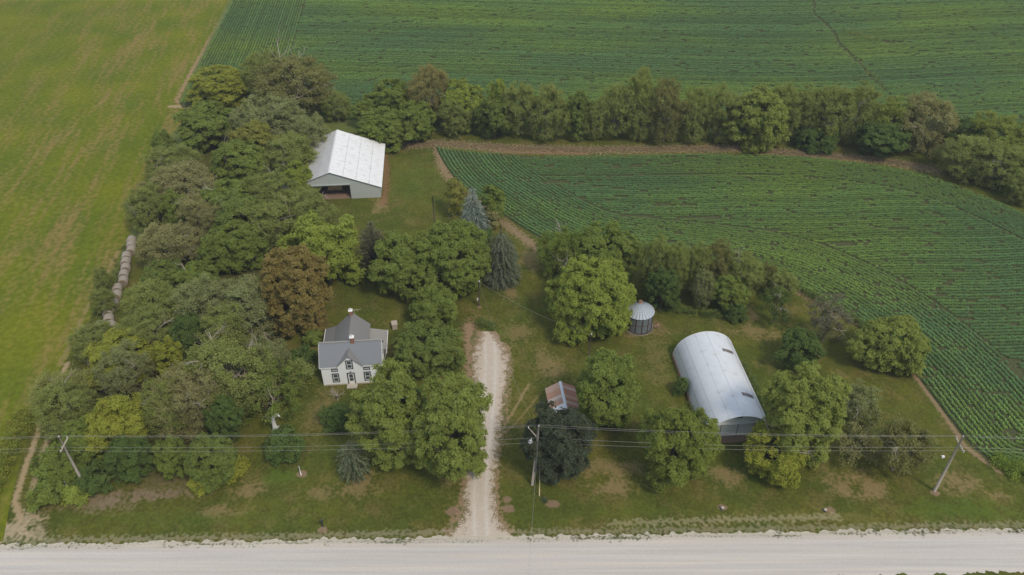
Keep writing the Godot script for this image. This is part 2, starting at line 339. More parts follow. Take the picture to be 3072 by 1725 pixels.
# ------------------------------------------------------------------ leaves
func leaf(st: SurfaceTool, p: Vector3, d: Vector3, n: Vector3, ll: float, lw: float, tone: Color) -> void:
	var s := d.cross(n).normalized() * lw * 0.5
	var a := p - d * ll * 0.5
	var b := p + d * ll * 0.5
	var m := p + n * ll * 0.10
	st.set_smooth_group(-1)
	st.set_color(tone)
	for v in [a, m - s, b, a, b, m + s]:
		st.add_vertex(v)

func unit(rng: RandomNumberGenerator) -> Vector3:
	var z := rng.randf_range(-1, 1)
	var a := rng.randf() * TAU
	var r := sqrt(1 - z * z)
	return Vector3(r * cos(a), z, r * sin(a))

func make_sprays() -> void:
	for kind in ["soy", "grass", "weed"]:
		var rng := RandomNumberGenerator.new()
		rng.seed = hash(kind)
		var st := begin()
		match kind:
			"soy":
				for i in 46:
					var x := rng.randf_range(-0.34, 0.34)
					var y := rng.randf_range(-1.0, 1.0)
					var p := Vector3(x, 0.44 * sqrt(1.0 - pow(y, 2) * 0.82) + rng.randf_range(-0.12, 0.07), y * 0.20)
					var d := (Vector3(rng.randf_range(-1, 1), rng.randf_range(-0.45, 0.25), y + rng.randf_range(-0.7, 0.7))).normalized()
					var n := (Vector3(0, 1, y * 0.5) + unit(rng) * 0.5).normalized()
					var t := rng.randf_range(0.8, 1.22)
					leaf(st, p, d, n, rng.randf_range(0.14, 0.21), rng.randf_range(0.10, 0.15), Color(t, t, t))
			"grass":
				for i in 22:
					var a := rng.randf() * TAU
					var r := sqrt(rng.randf()) * 0.28
					var p := Vector3(r * cos(a), 0.11, r * sin(a))
					var d := (Vector3(cos(a) * 0.6, 1.0, sin(a) * 0.6) + unit(rng) * 0.4).normalized()
					var t := rng.randf_range(0.8, 1.25)
					leaf(st, p, d, d.cross(unit(rng)).normalized(), rng.randf_range(0.2, 0.34), 0.045, Color(t, t, t))
			"weed":
				for i in 30:
					var a := rng.randf() * TAU
					var r := sqrt(rng.randf()) * 0.38
					var p := Vector3(r * cos(a), rng.randf_range(0.1, 0.75) * (1.1 - r), r * sin(a))
					var d := (Vector3(cos(a), 0.5, sin(a)) + unit(rng) * 0.6).normalized()
					var t := rng.randf_range(0.78, 1.25)
					leaf(st, p, d, (Vector3.UP + unit(rng) * 0.7).normalized(), rng.randf_range(0.14, 0.26), rng.randf_range(0.06, 0.12), Color(t, t, t))
		st.generate_normals()
		sprays[kind] = st.commit()

func leaf_mat(called: String, rough: float, back: float) -> void:
	var m := mat(called, [1, 1, 1], rough)
	m.vertex_color_use_as_albedo = true
	m.specular_mode = BaseMaterial3D.SPECULAR_SCHLICK_GGX
	m.metallic_specular = 0.18
	m.backlight_enabled = true
	m.backlight = Color(back, back, back * 0.6)

func push(buf: PackedFloat32Array, b: Basis, o: Vector3, c: Color) -> void:
	buf.append_array(PackedFloat32Array([b.x.x, b.y.x, b.z.x, o.x, b.x.y, b.y.y, b.z.y, o.y, b.x.z, b.y.z, b.z.z, o.z, c.r, c.g, c.b, 1.0]))

func multi(called: String, mesh: Mesh, buf: PackedFloat32Array, m: Material, parent: Node) -> MultiMeshInstance3D:
	var mm := MultiMesh.new()
	mm.transform_format = MultiMesh.TRANSFORM_3D
	mm.use_colors = true
	mm.mesh = mesh
	mm.instance_count = buf.size() / 16
	mm.buffer = buf
	var o := MultiMeshInstance3D.new()
	o.name = called if parent != self else numbered(called)
	o.multimesh = mm
	o.material_override = m
	parent.add_child(o, true)
	return o

func facing(y: Vector3, twist: float, s: Vector3) -> Basis:
	y = y.normalized()
	var x := y.cross(Vector3(0.12, 0.3, 0.95)).normalized()
	var b := Basis(x, y, x.cross(y))
	b = Basis(y, twist) * b
	return Basis(b.x * s.x, b.y * s.y, b.z * s.z)

# ------------------------------------------------------------------ trees
func limb(st: SurfaceTool, rng: RandomNumberGenerator, p: Vector3, d: Vector3, length: float, r: float, depth: int, kink := 0.35) -> void:
	var pts := [p]
	var rad := [r]
	var segs := 4 if depth > 1 else 3
	var q := p
	for i in segs:
		d = (d + unit(rng) * kink).normalized()
		q += d * length / segs
		pts.append(q)
		rad.append(lerpf(r, r * 0.42, (i + 1.0) / segs))
	tube(st, pts, rad, 5 if depth > 1 else 4)
	if depth > 0:
		var n := 3 if depth > 1 else 4
		for k in n:
			var at := 1 + (k % segs)
			var nd := (d + unit(rng) * 1.05).normalized()
			limb(st, rng, pts[at], nd, length * rng.randf_range(0.45, 0.7), rad[at] * 0.6, depth - 1, kink)

func leaf_of(key: String) -> StandardMaterial3D:
	if not M.has("leaf_" + key):
		var lc: Array = LEAF[key]
		leaf_mat("leaf_" + key, 0.6, 0.95 if key != "bs" and key != "jd" and key != "gs" else 0.4)
		M["leaf_" + key].albedo_color = Color(lc[0], lc[1], lc[2]).linear_to_srgb()
	return M["leaf_" + key]

func soup(verts: PackedVector3Array, tones: PackedColorArray) -> ArrayMesh:
	var arr := []
	arr.resize(Mesh.ARRAY_MAX)
	arr[Mesh.ARRAY_VERTEX] = verts
	arr[Mesh.ARRAY_COLOR] = tones
	var m := ArrayMesh.new()
	m.add_surface_from_arrays(Mesh.PRIMITIVE_TRIANGLES, arr)
	triangles += verts.size() / 3
	return m

func add_spray(verts: PackedVector3Array, tones: PackedColorArray, kind: String, t: Transform3D, tone: float, rng: RandomNumberGenerator) -> void:
	var pick: Array = twigs[kind][rng.randi() % twigs[kind].size()]
	for part in pick:
		verts.append_array(t * part)
		var c := PackedColorArray()
		c.resize(part.size())
		var v := tone * rng.randf_range(0.85, 1.17)
		c.fill(Color(v * rng.randf_range(0.93, 1.08), v, v * rng.randf_range(0.85, 1.1)))
		tones.append_array(c)

# twigs of single-faced leaves, three of each kind, each in two halves that take their own tone
func make_twigs() -> void:
	for kind in ["M", "E", "C"]:
		twigs[kind] = []
		for variant in 4:
			var rng := RandomNumberGenerator.new()
			rng.seed = hash(kind) + variant
			var halves := []
			for half in 2:
				var v := PackedVector3Array()
				var many: int = {"M": 11, "E": 11, "C": 12}[kind]
				for i in many:
					var p: Vector3
					var d: Vector3
					var n: Vector3
					var ll: float
					var lw: float
					if kind == "M":
						var a := rng.randf() * TAU
						var r := sqrt(rng.randf()) * 0.46
						p = Vector3(r * cos(a), 0.16 * (1 - r * r * 4.0) + rng.randf_range(-0.10, 0.10), r * sin(a))
						d = (Vector3(cos(a), rng.randf_range(-0.7, 0.2), sin(a)) + unit(rng) * 0.5).normalized()
						n = (Vector3.UP + unit(rng) * 0.7).normalized()
						ll = rng.randf_range(0.17, 0.29)
						lw = rng.randf_range(0.14, 0.24)
					elif kind == "E":
						var f := (i + rng.randf()) / 11.0
						var side := Vector3(-0.5 + half, 0, 0.35 - 0.7 * (i % 2))
						p = Vector3(side.x * f * 0.55, f * 0.95, side.z * f * 0.6) + Vector3.DOWN * f * f * 0.15 + unit(rng) * 0.10
						d = (Vector3(side.x, 0.4, side.z) + unit(rng) * 0.7).normalized()
						n = (Vector3.UP + unit(rng) * 0.8).normalized()
						ll = rng.randf_range(0.17, 0.28)
						lw = rng.randf_range(0.10, 0.165)
					else:
						var f := rng.randf()
						var sd := -1.0 if half else 1.0
						p = Vector3(sd * rng.randf() * 0.30 * (1.1 - f), f, 0) + unit(rng) * 0.05
						d = (Vector3(sd * 0.7, 0.8, 0) + unit(rng) * 0.35).normalized()
						n = (Vector3(0, 0, 1) + unit(rng) * 0.8).normalized()
						ll = rng.randf_range(0.22, 0.34)
						lw = 0.11
					var s := d.cross(n).normalized() * lw * 0.5
					v.append(p - d * ll * 0.5 - s)
					v.append(p + d * ll * 0.5)
					v.append(p - d * ll * 0.5 + s)
				halves.append(v)
			twigs[kind].append(halves)

# [mesh, lobes] of a crown round the origin: lobes of foliage, each built of clumps of twigs with gaps between them
func crown_mesh(sp: String, rad: float, vert: float, ylow: float, rng: RandomNumberGenerator) -> Array:
	var broad := sp == "M" or sp == "S"
	var lobes := []
	var nl := int(clampf(rad * (3.6 if broad else 4.6), 9, 34))
	for i in nl:
		var yy := lerpf(maxf(ylow, -0.92), 1.0, (i + 0.5) / nl)
		var a := i * 2.39996 + rng.randf_range(-0.4, 0.4)
		var rr := sqrt(maxf(0.02, 1 - yy * yy))
		if yy < 0:
			rr = lerpf(rr, 1.0, 0.45)
		var d := Vector3(rr * cos(a), yy, rr * sin(a))
		var f := rng.randf_range(0.38, 0.72)
		var lr := rad * (rng.randf_range(0.20, 0.42) if broad else rng.randf_range(0.17, 0.36))
		lobes.append([Vector3(d.x * rad * f, d.y * vert * (f if yy > 0 else 0.84), d.z * rad * f), Vector3(lr, lr * lerpf(1.0, clampf(vert / rad, 0.7, 1.5), 0.7), lr), d])
	# small boughs that stand out of the outline
	for i in int(rad * 2.2) + 3:
		var d := unit(rng)
		d.y = absf(d.y) * 1.1 - 0.3
		d = d.normalized()
		if d.y * 0.85 < ylow:
			continue
		var f := rng.randf_range(0.66, 0.90)
		var lr := minf(rad * rng.randf_range(0.12, 0.22), 1.3)
		lobes.append([Vector3(d.x * rad * f, d.y * vert * f, d.z * rad * f), Vector3(lr, lr * 1.1, lr), d])
	lobes.append([Vector3.ZERO, Vector3(rad * 0.5, vert * 0.55, rad * 0.5), Vector3.UP])
	var dens := 0.98
	if sp == "E": dens = 1.0
	if sp == "S": dens = 1.0
	if sp == "D": dens = 0.22
	var low := ylow * vert
	var verts := PackedVector3Array()
	var tones := PackedColorArray()
	var kind := "M" if broad else "E"
	for li in lobes.size():
		var c: Vector3 = lobes[li][0]
		var s: Vector3 = lobes[li][1]
		var count := int(4.0 * PI * s.x * s.y * dens) + 2
		var ltone := rng.randf_range(0.88, 1.14)
		for k in count:
			var u := unit(rng)
			if u.dot(lobes[li][2]) < -0.4:
				continue
			var p := c + u * s * (rng.randf_range(0.74, 1.14) if broad else rng.randf_range(0.70, 1.22))
			if p.y < low:
				continue
			var inside := false
			for lj in lobes.size():
				if lj != li and ((p - lobes[lj][0]) / lobes[lj][1]).length_squared() < 0.62:
					inside = true
					break
			if inside:
				continue
			var tone := ltone * rng.randf_range(0.86, 1.16)
			for w in (6 if broad else 5):
				var q := p + unit(rng) * rng.randf_range(0.15, 0.62) * Vector3(1.0, 0.6, 1.0)
				if q.y < low:
					continue
				var dir := (u * 0.7 + Vector3(0, 0.8, 0) + unit(rng) * 0.5) if broad else (u + Vector3(0, 0.2, 0) + unit(rng) * 0.55)
				add_spray(verts, tones, kind, Transform3D(facing(dir, rng.randf() * TAU, Vector3.ONE * rng.randf_range(0.8, 1.2)), q), tone, rng)
	return [soup(verts, tones), lobes]

func make_tree(row: Array, idx: int) -> void:
	var rng := RandomNumberGenerator.new()
	rng.seed = 1000 + idx * 17
	var rad: float = row[2]
	var vert: float = row[3]
	var hc: float = row[4]
	var sp: String = row[5]
	var names := {"tree": "broadleaf_tree", "shrub": "shrub", "bush": "bush"}
	var called: String = names[row[8]]
	if sp == "C" or sp == "K": called = "spruce_tree"
	elif sp == "J": called = "juniper_tree"
	elif sp == "E" and row[8] == "tree": called = "elm_tree"
	var o := thing(called, row[9], row[8], Vector3(row[0], 0, row[1]), 0, row[10])
	var verts := PackedVector3Array()
	var tones := PackedColorArray()
	var lobes := []
	var mid := Vector3(0, hc, 0)
	if sp == "C" or sp == "J" or sp == "K":
		var top := hc + vert
		var y := maxf(0.35, hc - vert)
		while y < top - 0.25:
			var t := (y - (hc - vert)) / (2 * vert)
			var r := rad * 1.12 * pow(1 - t, 0.72) * rng.randf_range(0.85, 1.08)
			if sp == "K":
				r = rad * sqrt(1.0 - t * t * 0.97) * rng.randf_range(0.8, 1.08)
			if sp == "J":
				r = rad * (1.0 - pow(t, 2.2)) * rng.randf_range(0.75, 1.1)
			var n := int(maxf(5, TAU * r / 0.62))
			var off := rng.randf() * TAU
			for k in n:
				var a := off + TAU * k / n + rng.randf_range(-0.15, 0.15)
				var d := Vector3(cos(a), 0, sin(a))
				var rr := r * rng.randf_range(0.8, 1.1)
				var s := 0.25 * rr
				while s < rr:
					var droop := -0.35 * s
					if sp != "J":
						droop = 0.28 * s if sp == "C" else 0.22 * s
					var p := d * s + Vector3.UP * (y - droop + rng.randf_range(-0.12, 0.12))
					var dir := (d + Vector3(0, 0.7 if sp == "J" else (-0.35 if sp == "C" else -0.9), 0) + unit(rng) * 0.3).normalized()
					var bb := facing(dir, rng.randf() * TAU, Vector3.ONE * rng.randf_range(0.65, 1.0))
					var v := rng.randf_range(0.78, 1.25)
					add_spray(verts, tones, "C", Transform3D(bb, p), v, rng)
					s += 0.55
			y += 0.42
		for k in 10:
			add_spray(verts, tones, "C", Transform3D(facing(Vector3.UP + unit(rng) * 0.5, rng.randf() * TAU, Vector3.ONE * 0.55), Vector3(0, top - 0.6 + rng.randf() * 0.35, 0)), 1.0, rng)
		put_mesh("crown", soup(verts, tones), leaf_of(row[6]), o)
		var ts := begin()
		var lead := top + (1.6 if row[9].contains("bare leader") else 0.0)
		tube(ts, [Vector3(0, -0.2, 0), Vector3(0, hc, 0), Vector3(0, lead, 0)], [0.11 + rad * 0.05, 0.08 + rad * 0.02, 0.03], 7)
		obj("trunk", ts, M.bark, o)
		return
	# lobes of the crown
	var shared: bool = row[10].begins_with("trees of") and sp != "S" and sp != "D"
	var mesh: Mesh
	var fit := Vector3.ONE
	if shared:
		var key := "%s%d" % [sp, idx % 8]
		fit = Vector3(rad / 4.6, vert / 5.0, rad / 4.6)
		if not crowns.has(key):
			var r2 := RandomNumberGenerator.new()
			r2.seed = hash(key)
			crowns[key] = crown_mesh(sp, 4.6, 5.0, -0.95, r2)
		mesh = crowns[key][0]
		lobes = crowns[key][1]
	else:
		var both := crown_mesh(sp, rad, vert, -(hc - 0.1) / vert, rng)
		mesh = both[0]
		lobes = both[1]
	var cr := put_mesh("crown", mesh, leaf_of(row[6]), o)
	var spin := Basis(Vector3.UP, (idx * 2.1) if shared else 0.0)
	cr.transform = Transform3D(Basis.from_scale(fit) * spin, mid)
	var place := cr.transform
	var nl := lobes.size() - 1
	# trunk and limbs
	var st := begin()
	var r0 := clampf(rad * 0.055, 0.06, 0.42)
	var fork := maxf(hc - vert * 0.55, 0.4)
	var lean := Vector3(rng.randf_range(-0.3, 0.3), 0, rng.randf_range(-0.3, 0.3))
	tube(st, [Vector3(0, -0.2, 0), lean * 0.3 + Vector3(0, fork * 0.5, 0), lean + Vector3(0, fork, 0)], [r0 * 1.25, r0, r0 * 0.85], 8)
	for li in range(0, mini(lobes.size() - 1, 26)):
		var e: Vector3 = place * (lobes[li][0] * 0.9)
		var s0 := lean + Vector3(0, fork * rng.randf_range(0.85, 1.0), 0)
		var m1 := s0.lerp(e, 0.5) + Vector3(0, -0.05 * rad, 0) + unit(rng) * 0.18 * rad
		tube(st, [s0, m1, e], [r0 * 0.55, r0 * 0.36, r0 * 0.14], 5)
	obj("trunk", st, M.bark if sp != "E" else M.bark_grey, o)
	for k in int(row[7]) + (1 if sp == "E" and shared and idx % 2 else 0):
		var ds := begin()
		var lo: Array = lobes[rng.randi() % nl]
		var od: Vector3 = spin * lo[2]
		var p0: Vector3 = place * (lo[0] * 0.6)
		var dd := (Vector3(od.x, maxf(od.y, -0.1) + 0.35, od.z) + unit(rng) * 0.4).normalized()
		limb(ds, rng, p0, dd, maxf(rad, 1.6) * rng.randf_range(0.75, 1.0), clampf(rad * 0.026, 0.04, 0.13), 2)
		obj("dead_limb", ds, M.dead, o)

# ------------------------------------------------------------------ ground painting
func polyline_distance(p: Vector2, line: Array) -> float:
	var best := 1e9
	for i in line.size() - 1:
		best = minf(best, Geometry2D.get_closest_point_to_segment(p, line[i], line[i + 1]).distance_squared_to(p))
	return sqrt(best)

class Canvas:
	var x0: float; var z0: float; var w: int; var h: int; var s: float
	var rgb := PackedFloat32Array()
	func _init(ax: float, az: float, bx: float, bz: float, step: float):
		x0 = ax; z0 = az; s = step
		w = int((bx - ax) / step); h = int((bz - az) / step)
		rgb.resize(w * h * 3)
	func texture() -> ImageTexture:
		var data := PackedByteArray()
		data.resize(w * h * 3)
		for i in rgb.size():
			data[i] = int(255.0 * pow(clampf(rgb[i], 0.0, 1.0), 0.4545))
		return ImageTexture.create_from_image(Image.create_from_data(w, h, false, Image.FORMAT_RGB8, data))
	func color_at(x: float, z: float) -> Color:
		var i := (clampi(int((z - z0) / s), 0, h - 1) * w + clampi(int((x - x0) / s), 0, w - 1)) * 3
		return Color(rgb[i], rgb[i + 1], rgb[i + 2])
	func blend(i: int, c: Array, a: float) -> void:
		rgb[i] = lerpf(rgb[i], c[0], a); rgb[i + 1] = lerpf(rgb[i + 1], c[1], a); rgb[i + 2] = lerpf(rgb[i + 2], c[2], a)

func noise_bytes(sed: int, freq: float, w: int, h: int, oct := 3) -> PackedByteArray:
	var n := FastNoiseLite.new()
	n.seed = sed
	n.noise_type = FastNoiseLite.TYPE_SIMPLEX_SMOOTH
	n.frequency = freq
	n.fractal_octaves = oct
	var im := n.get_image(w, h, false, false, false)
	im.convert(Image.FORMAT_L8)
	return im.get_data()

const PAINT := {"t": [0.235, 0.170, 0.078], "d": [0.230, 0.150, 0.090], "m": [0.235, 0.160, 0.105], "b": [0.082, 0.125, 0.016], "y": [0.175, 0.150, 0.045], "s": [0.225, 0.165, 0.110], "g": [0.390, 0.310, 0.210]}
const PATCHES := [
	[-33.7,-64.8,2.2,1.5,"t",0.80],
	[-36.2,-61.4,2.9,0.9,"t",0.80],
	[-24.2,-64.2,2.0,1.2,"t",0.60],
	[-29.8,-66.9,2.2,1.5,"b",0.90],
	[-19.6,-65.8,2.3,2.3,"t",0.80],
	[-7.8,-67.1,1.3,2.6,"t",0.70],
	[11.9,-68.2,4.8,1.5,"t",0.75],
	[13.1,-64.9,3.1,1.3,"t",0.90],
	[27.7,-66.8,2.2,1.7,"t",0.70],
	[42.2,-65.4,1.9,2.4,"t",0.90],
	[45.8,-65.4,2.1,2.4,"t",0.95],
	[57.0,-65.6,2.9,1.6,"t",0.80],
	[61.5,-63.8,1.4,0.8,"t",0.70],
	[-0.2,-105.3,1.1,2.4,"t",0.70],
	[0.9,-95.2,2.5,2.4,"t",0.60],
	[4.9,-88.6,1.8,4.1,"t",0.65],
	[3.1,-115.4,1.9,4.1,"t",0.70],
	[-6.6,-95.5,1.5,3.7,"d",0.90],
	[-6.4,-83.5,1.0,8.6,"d",0.60],
	[-25.7,-133.4,1.5,3.1,"t",0.80],
	[-20.9,-143.1,4.8,8.2,"b",0.45],
	[38.9,-99.9,0.9,2.7,"t",0.70],
	[38.4,-95.5,4.4,1.7,"t",0.70],
	[48.5,-85.6,1.0,1.8,"t",0.40],
	[55.8,-61.5,7.7,1.5,"b",0.80],
	[35.4,-60.4,12.3,1.1,"y",0.50],
	[-37.5,-60.3,15.6,1.2,"b",0.35],
	[17.1,-61.5,6.2,1.0,"b",0.30],
	[-21.7,-93.8,1.6,2.0,"t",0.30],
	[-27.7,-99.5,2.0,4.7,"b",0.20],
	[-2.4,-94.2,2.1,2.4,"b",0.50],
	[-27.3,-77.9,2.2,5.7,"t",0.35],
	[6.7,-87.0,1.5,1.8,"t",0.50],
	[8.8,-80.6,1.9,2.2,"t",0.30],
	[-1.7,-77.9,1.9,5.7,"t",0.35],
	[21.9,-89.2,2.0,5.6,"t",0.35],
	[22.8,-77.2,0.7,3.2,"t",0.35],
	[-27.3,-67.2,0.6,0.6,"m",1.00],
	[-7.4,-61.4,0.8,0.7,"m",1.00],
	[-0.7,-63.2,0.5,0.5,"m",1.00],
	[-0.5,-61.8,0.7,0.6,"m",1.00],
	[26.1,-62.0,0.6,0.5,"m",1.00],
	[39.4,-61.6,0.6,0.5,"m",1.00],
	[-23.0,-58.7,0.6,0.5,"m",1.00],
	[53.5,-64.2,0.6,0.5,"m",1.00],
	[-5.4,-101.7,0.4,0.4,"m",1.00],
	[5.0,-62.5,0.8,0.6,"m",1.00],
	[-51.6,-62.8,5.0,1.5,"s",0.90],
	[-45.4,-64.0,5.5,1.0,"s",0.90],
	[-44.4,-66.2,4.3,2.1,"s",0.35],
	[-60.1,-59.2,2.2,2.3,"g",0.95],
	[-57.6,-58.6,2.0,1.4,"g",0.70],
	[20.0,-94.9,3.0,0.9,"d",0.70],
	[23.3,-97.0,1.1,2.1,"d",0.50]
]

func stroke(cv: Canvas, line: Array, width: float, c: Array, a: float, fine: PackedByteArray, rag := 1.0) -> void:
	var lo := Vector2(1e9, 1e9)
	var hi := -lo
	for p in line:
		lo = lo.min(p); hi = hi.max(p)
	var pad := width * 2.2
	for j in range(maxi(0, int((lo.y - pad - cv.z0) / cv.s)), mini(cv.h, int((hi.y + pad - cv.z0) / cv.s))):
		for i in range(maxi(0, int((lo.x - pad - cv.x0) / cv.s)), mini(cv.w, int((hi.x + pad - cv.x0) / cv.s))):
			var d := polyline_distance(Vector2(cv.x0 + i * cv.s, cv.z0 + j * cv.s), line)
			if d > pad:
				continue
			var n := fine[j * cv.w + i] / 255.0 - 0.5
			var k := clampf((1.0 - d / width + n * 2.4 * rag) * 1.8, 0.0, 1.0)
			if k > 0:
				cv.blend((j * cv.w + i) * 3, c, k * a)

func ground_canvas() -> Canvas:
	var cv := Canvas.new(-68, -164, 104, -50, 0.14)
	var big := noise_bytes(3, 0.012, cv.w, cv.h, 3)
	var med := noise_bytes(5, 0.05, cv.w, cv.h, 3)
	var fine := noise_bytes(7, 0.22, cv.w, cv.h, 3)
	var dry := noise_bytes(11, 0.028, cv.w, cv.h, 4)
	var rng := RandomNumberGenerator.new()
	rng.seed = 5
	var out := cv.rgb
	for k in cv.w * cv.h:
		var a := big[k] / 255.0
		var b := med[k] / 255.0
		var c := fine[k] / 255.0
		var e := 0.62 + 0.52 * c + 0.34 * (b - 0.5) + rng.randf_range(-0.16, 0.16)
		var y := clampf(a * 1.5 - 0.35, 0.0, 1.0)
		var r := lerpf(0.080, 0.125, y)
		var g := lerpf(0.102, 0.124, y)
		var bl := lerpf(0.015, 0.019, y)
		var d := clampf((dry[k] / 255.0 - 0.53) * 5.0 + (c - 0.5) * 1.6, 0.0, 1.0) * 0.42
		out[k * 3] = lerpf(r, 0.185, d) * e
		out[k * 3 + 1] = lerpf(g, 0.140, d) * e
		out[k * 3 + 2] = lerpf(bl, 0.050, d) * e
	cv.rgb = out
	for p in PATCHES:
		var rx: float = p[2]
		var rz: float = p[3]
		var c: Array = PAINT[p[4]]
		for j in range(maxi(0, int((p[1] - rz * 1.7 - cv.z0) / cv.s)), mini(cv.h, int((p[1] + rz * 1.7 - cv.z0) / cv.s))):
			for i in range(maxi(0, int((p[0] - rx * 1.7 - cv.x0) / cv.s)), mini(cv.w, int((p[0] + rx * 1.7 - cv.x0) / cv.s))):
				var k := j * cv.w + i
				var d := Vector2((cv.x0 + i * cv.s - p[0]) / rx, (cv.z0 + j * cv.s - p[1]) / rz).length()
				var n := (fine[k] / 255.0 - 0.5) * (1.5 if p[4] != "m" else 0.5) + (med[k] / 255.0 - 0.5) * (1.6 if p[4] != "m" else 0.3)
				var f: float = clampf((1.15 - d + n) * (1.3 if p[4] != "m" else 4.0), 0.0, 1.0) * p[5]
				if f > 0:
					cv.blend(k * 3, [c[0] * (0.85 + 0.3 * fine[k] / 255.0), c[1] * (0.85 + 0.3 * fine[k] / 255.0), c[2] * (0.85 + 0.3 * fine[k] / 255.0)], f * 0.88)
	var V := func(a: Array) -> Array:
		var o := []
		for k in range(0, a.size(), 2):
			o.append(Vector2(a[k], a[k + 1]))
		return o
	stroke(cv, V.call([-30, -157.5, -16.7, -159.3, -2.6, -157.2, 19.2, -156.2, 48.4, -157, 65.7, -153.8, 79.3, -151.4, 88.3, -147.3]), 1.9, [0.31, 0.235, 0.145], 0.8, fine, 1.3)
	stroke(cv, V.call([-4, -155.6, 8, -155.2, 16, -154.8]), 1.2, [0.25, 0.155, 0.095], 0.8, fine)
	stroke(cv, V.call([-16.5, -157, -13.9, -145.9, -9.6, -137.8, -2.8, -128.5, 4.6, -118.5]), 1.3, [0.265, 0.185, 0.115], 0.85, fine)
	stroke(cv, V.call([55, -97.7, 59.4, -86.7, 60.5, -76.6, 60.8, -71.8, 63.3, -67.6]), 0.45, [0.26, 0.18, 0.11], 0.9, fine, 0.6)
	stroke(cv, V.call([46.8, -107.2, 49.3, -104, 52.6, -100.5, 55.2, -97.2]), 0.9, [0.22, 0.14, 0.09], 0.8, fine)
	stroke(cv, V.call([-28.2, -157, -26.6, -148.7, -25.7, -140.4, -25.2, -134]), 0.9, [0.21, 0.12, 0.06], 0.9, fine)
	stroke(cv, V.call([-60.3, -60.1, -62.4, -63, -63.8, -68.9, -65.5, -77.5, -67, -88.1]), 0.55, [0.36, 0.27, 0.16], 0.9, fine, 0.5)
	stroke(cv, V.call([-58.9, -60.5, -60.7, -63.6, -62.2, -69.2, -63.4, -74.7, -64.9, -86.7]), 0.5, [0.34, 0.26, 0.16], 0.85, fine, 0.6)
	stroke(cv, V.call([-1.6, -74.7, 0.2, -78.5, 2.4, -83.8]), 0.28, [0.27, 0.20, 0.10], 0.8, fine, 0.5)
	stroke(cv, V.call([-1.0, -74.2, 1.4, -77.5, 4.0, -81.8]), 0.22, [0.25, 0.18, 0.09], 0.6, fine, 0.6)
	stroke(cv, V.call([-7.6, -58.6, -6.3, -61, -6.0, -64, -5.6, -70, -5.6, -78, -6.4, -88, -7.0, -97]), 0.9, [0.30, 0.205, 0.13], 0.85, fine, 0.7)
	stroke(cv, V.call([-0.4, -58.4, -2.0, -60.8, -2.3, -64, -2.3, -70, -1.3, -78, -0.6, -88, -0.9, -92]), 0.8, [0.30, 0.21, 0.13], 0.8, fine, 0.8)
	stroke(cv, V.call([-68, -57.1, -30, -57.7, -8, -58.4]), 0.5, [0.33, 0.29, 0.20], 0.45, fine, 1.5)
	stroke(cv, V.call([0, -58.3, 30, -58.9, 104, -60.1]), 0.5, [0.33, 0.29, 0.20], 0.4, fine, 1.5)
	stroke(cv, V.call([12, -59.6, 26, -60.2, 40, -60.6]), 0.5, [0.36, 0.32, 0.20], 0.45, fine, 1.6)
	# ground blended to a darker brown under the woodlot
	for p in [[-55, -92, 8, 26], [-48, -125, 15, 24], [-44, -78, 8, 14], [-56, -150, 12, 22]]:
		for j in range(maxi(0, int((p[1] - p[3] * 1.3 - cv.z0) / cv.s)), mini(cv.h, int((p[1] + p[3] * 1.3 - cv.z0) / cv.s))):
			for i in range(maxi(0, int((p[0] - p[2] * 1.3 - cv.x0) / cv.s)), mini(cv.w, int((p[0] + p[2] * 1.3 - cv.x0) / cv.s))):
				var k := j * cv.w + i
				var d := Vector2((cv.x0 + i * cv.s - p[0]) / p[2], (cv.z0 + j * cv.s - p[1]) / p[3]).length()
				var f := clampf((1.0 - d + (med[k] / 255.0 - 0.5) * 0.8) * 2.5, 0.0, 1.0)
				if f > 0:
					cv.blend(k * 3, [0.075, 0.070, 0.032], f * 0.7)
	return cv

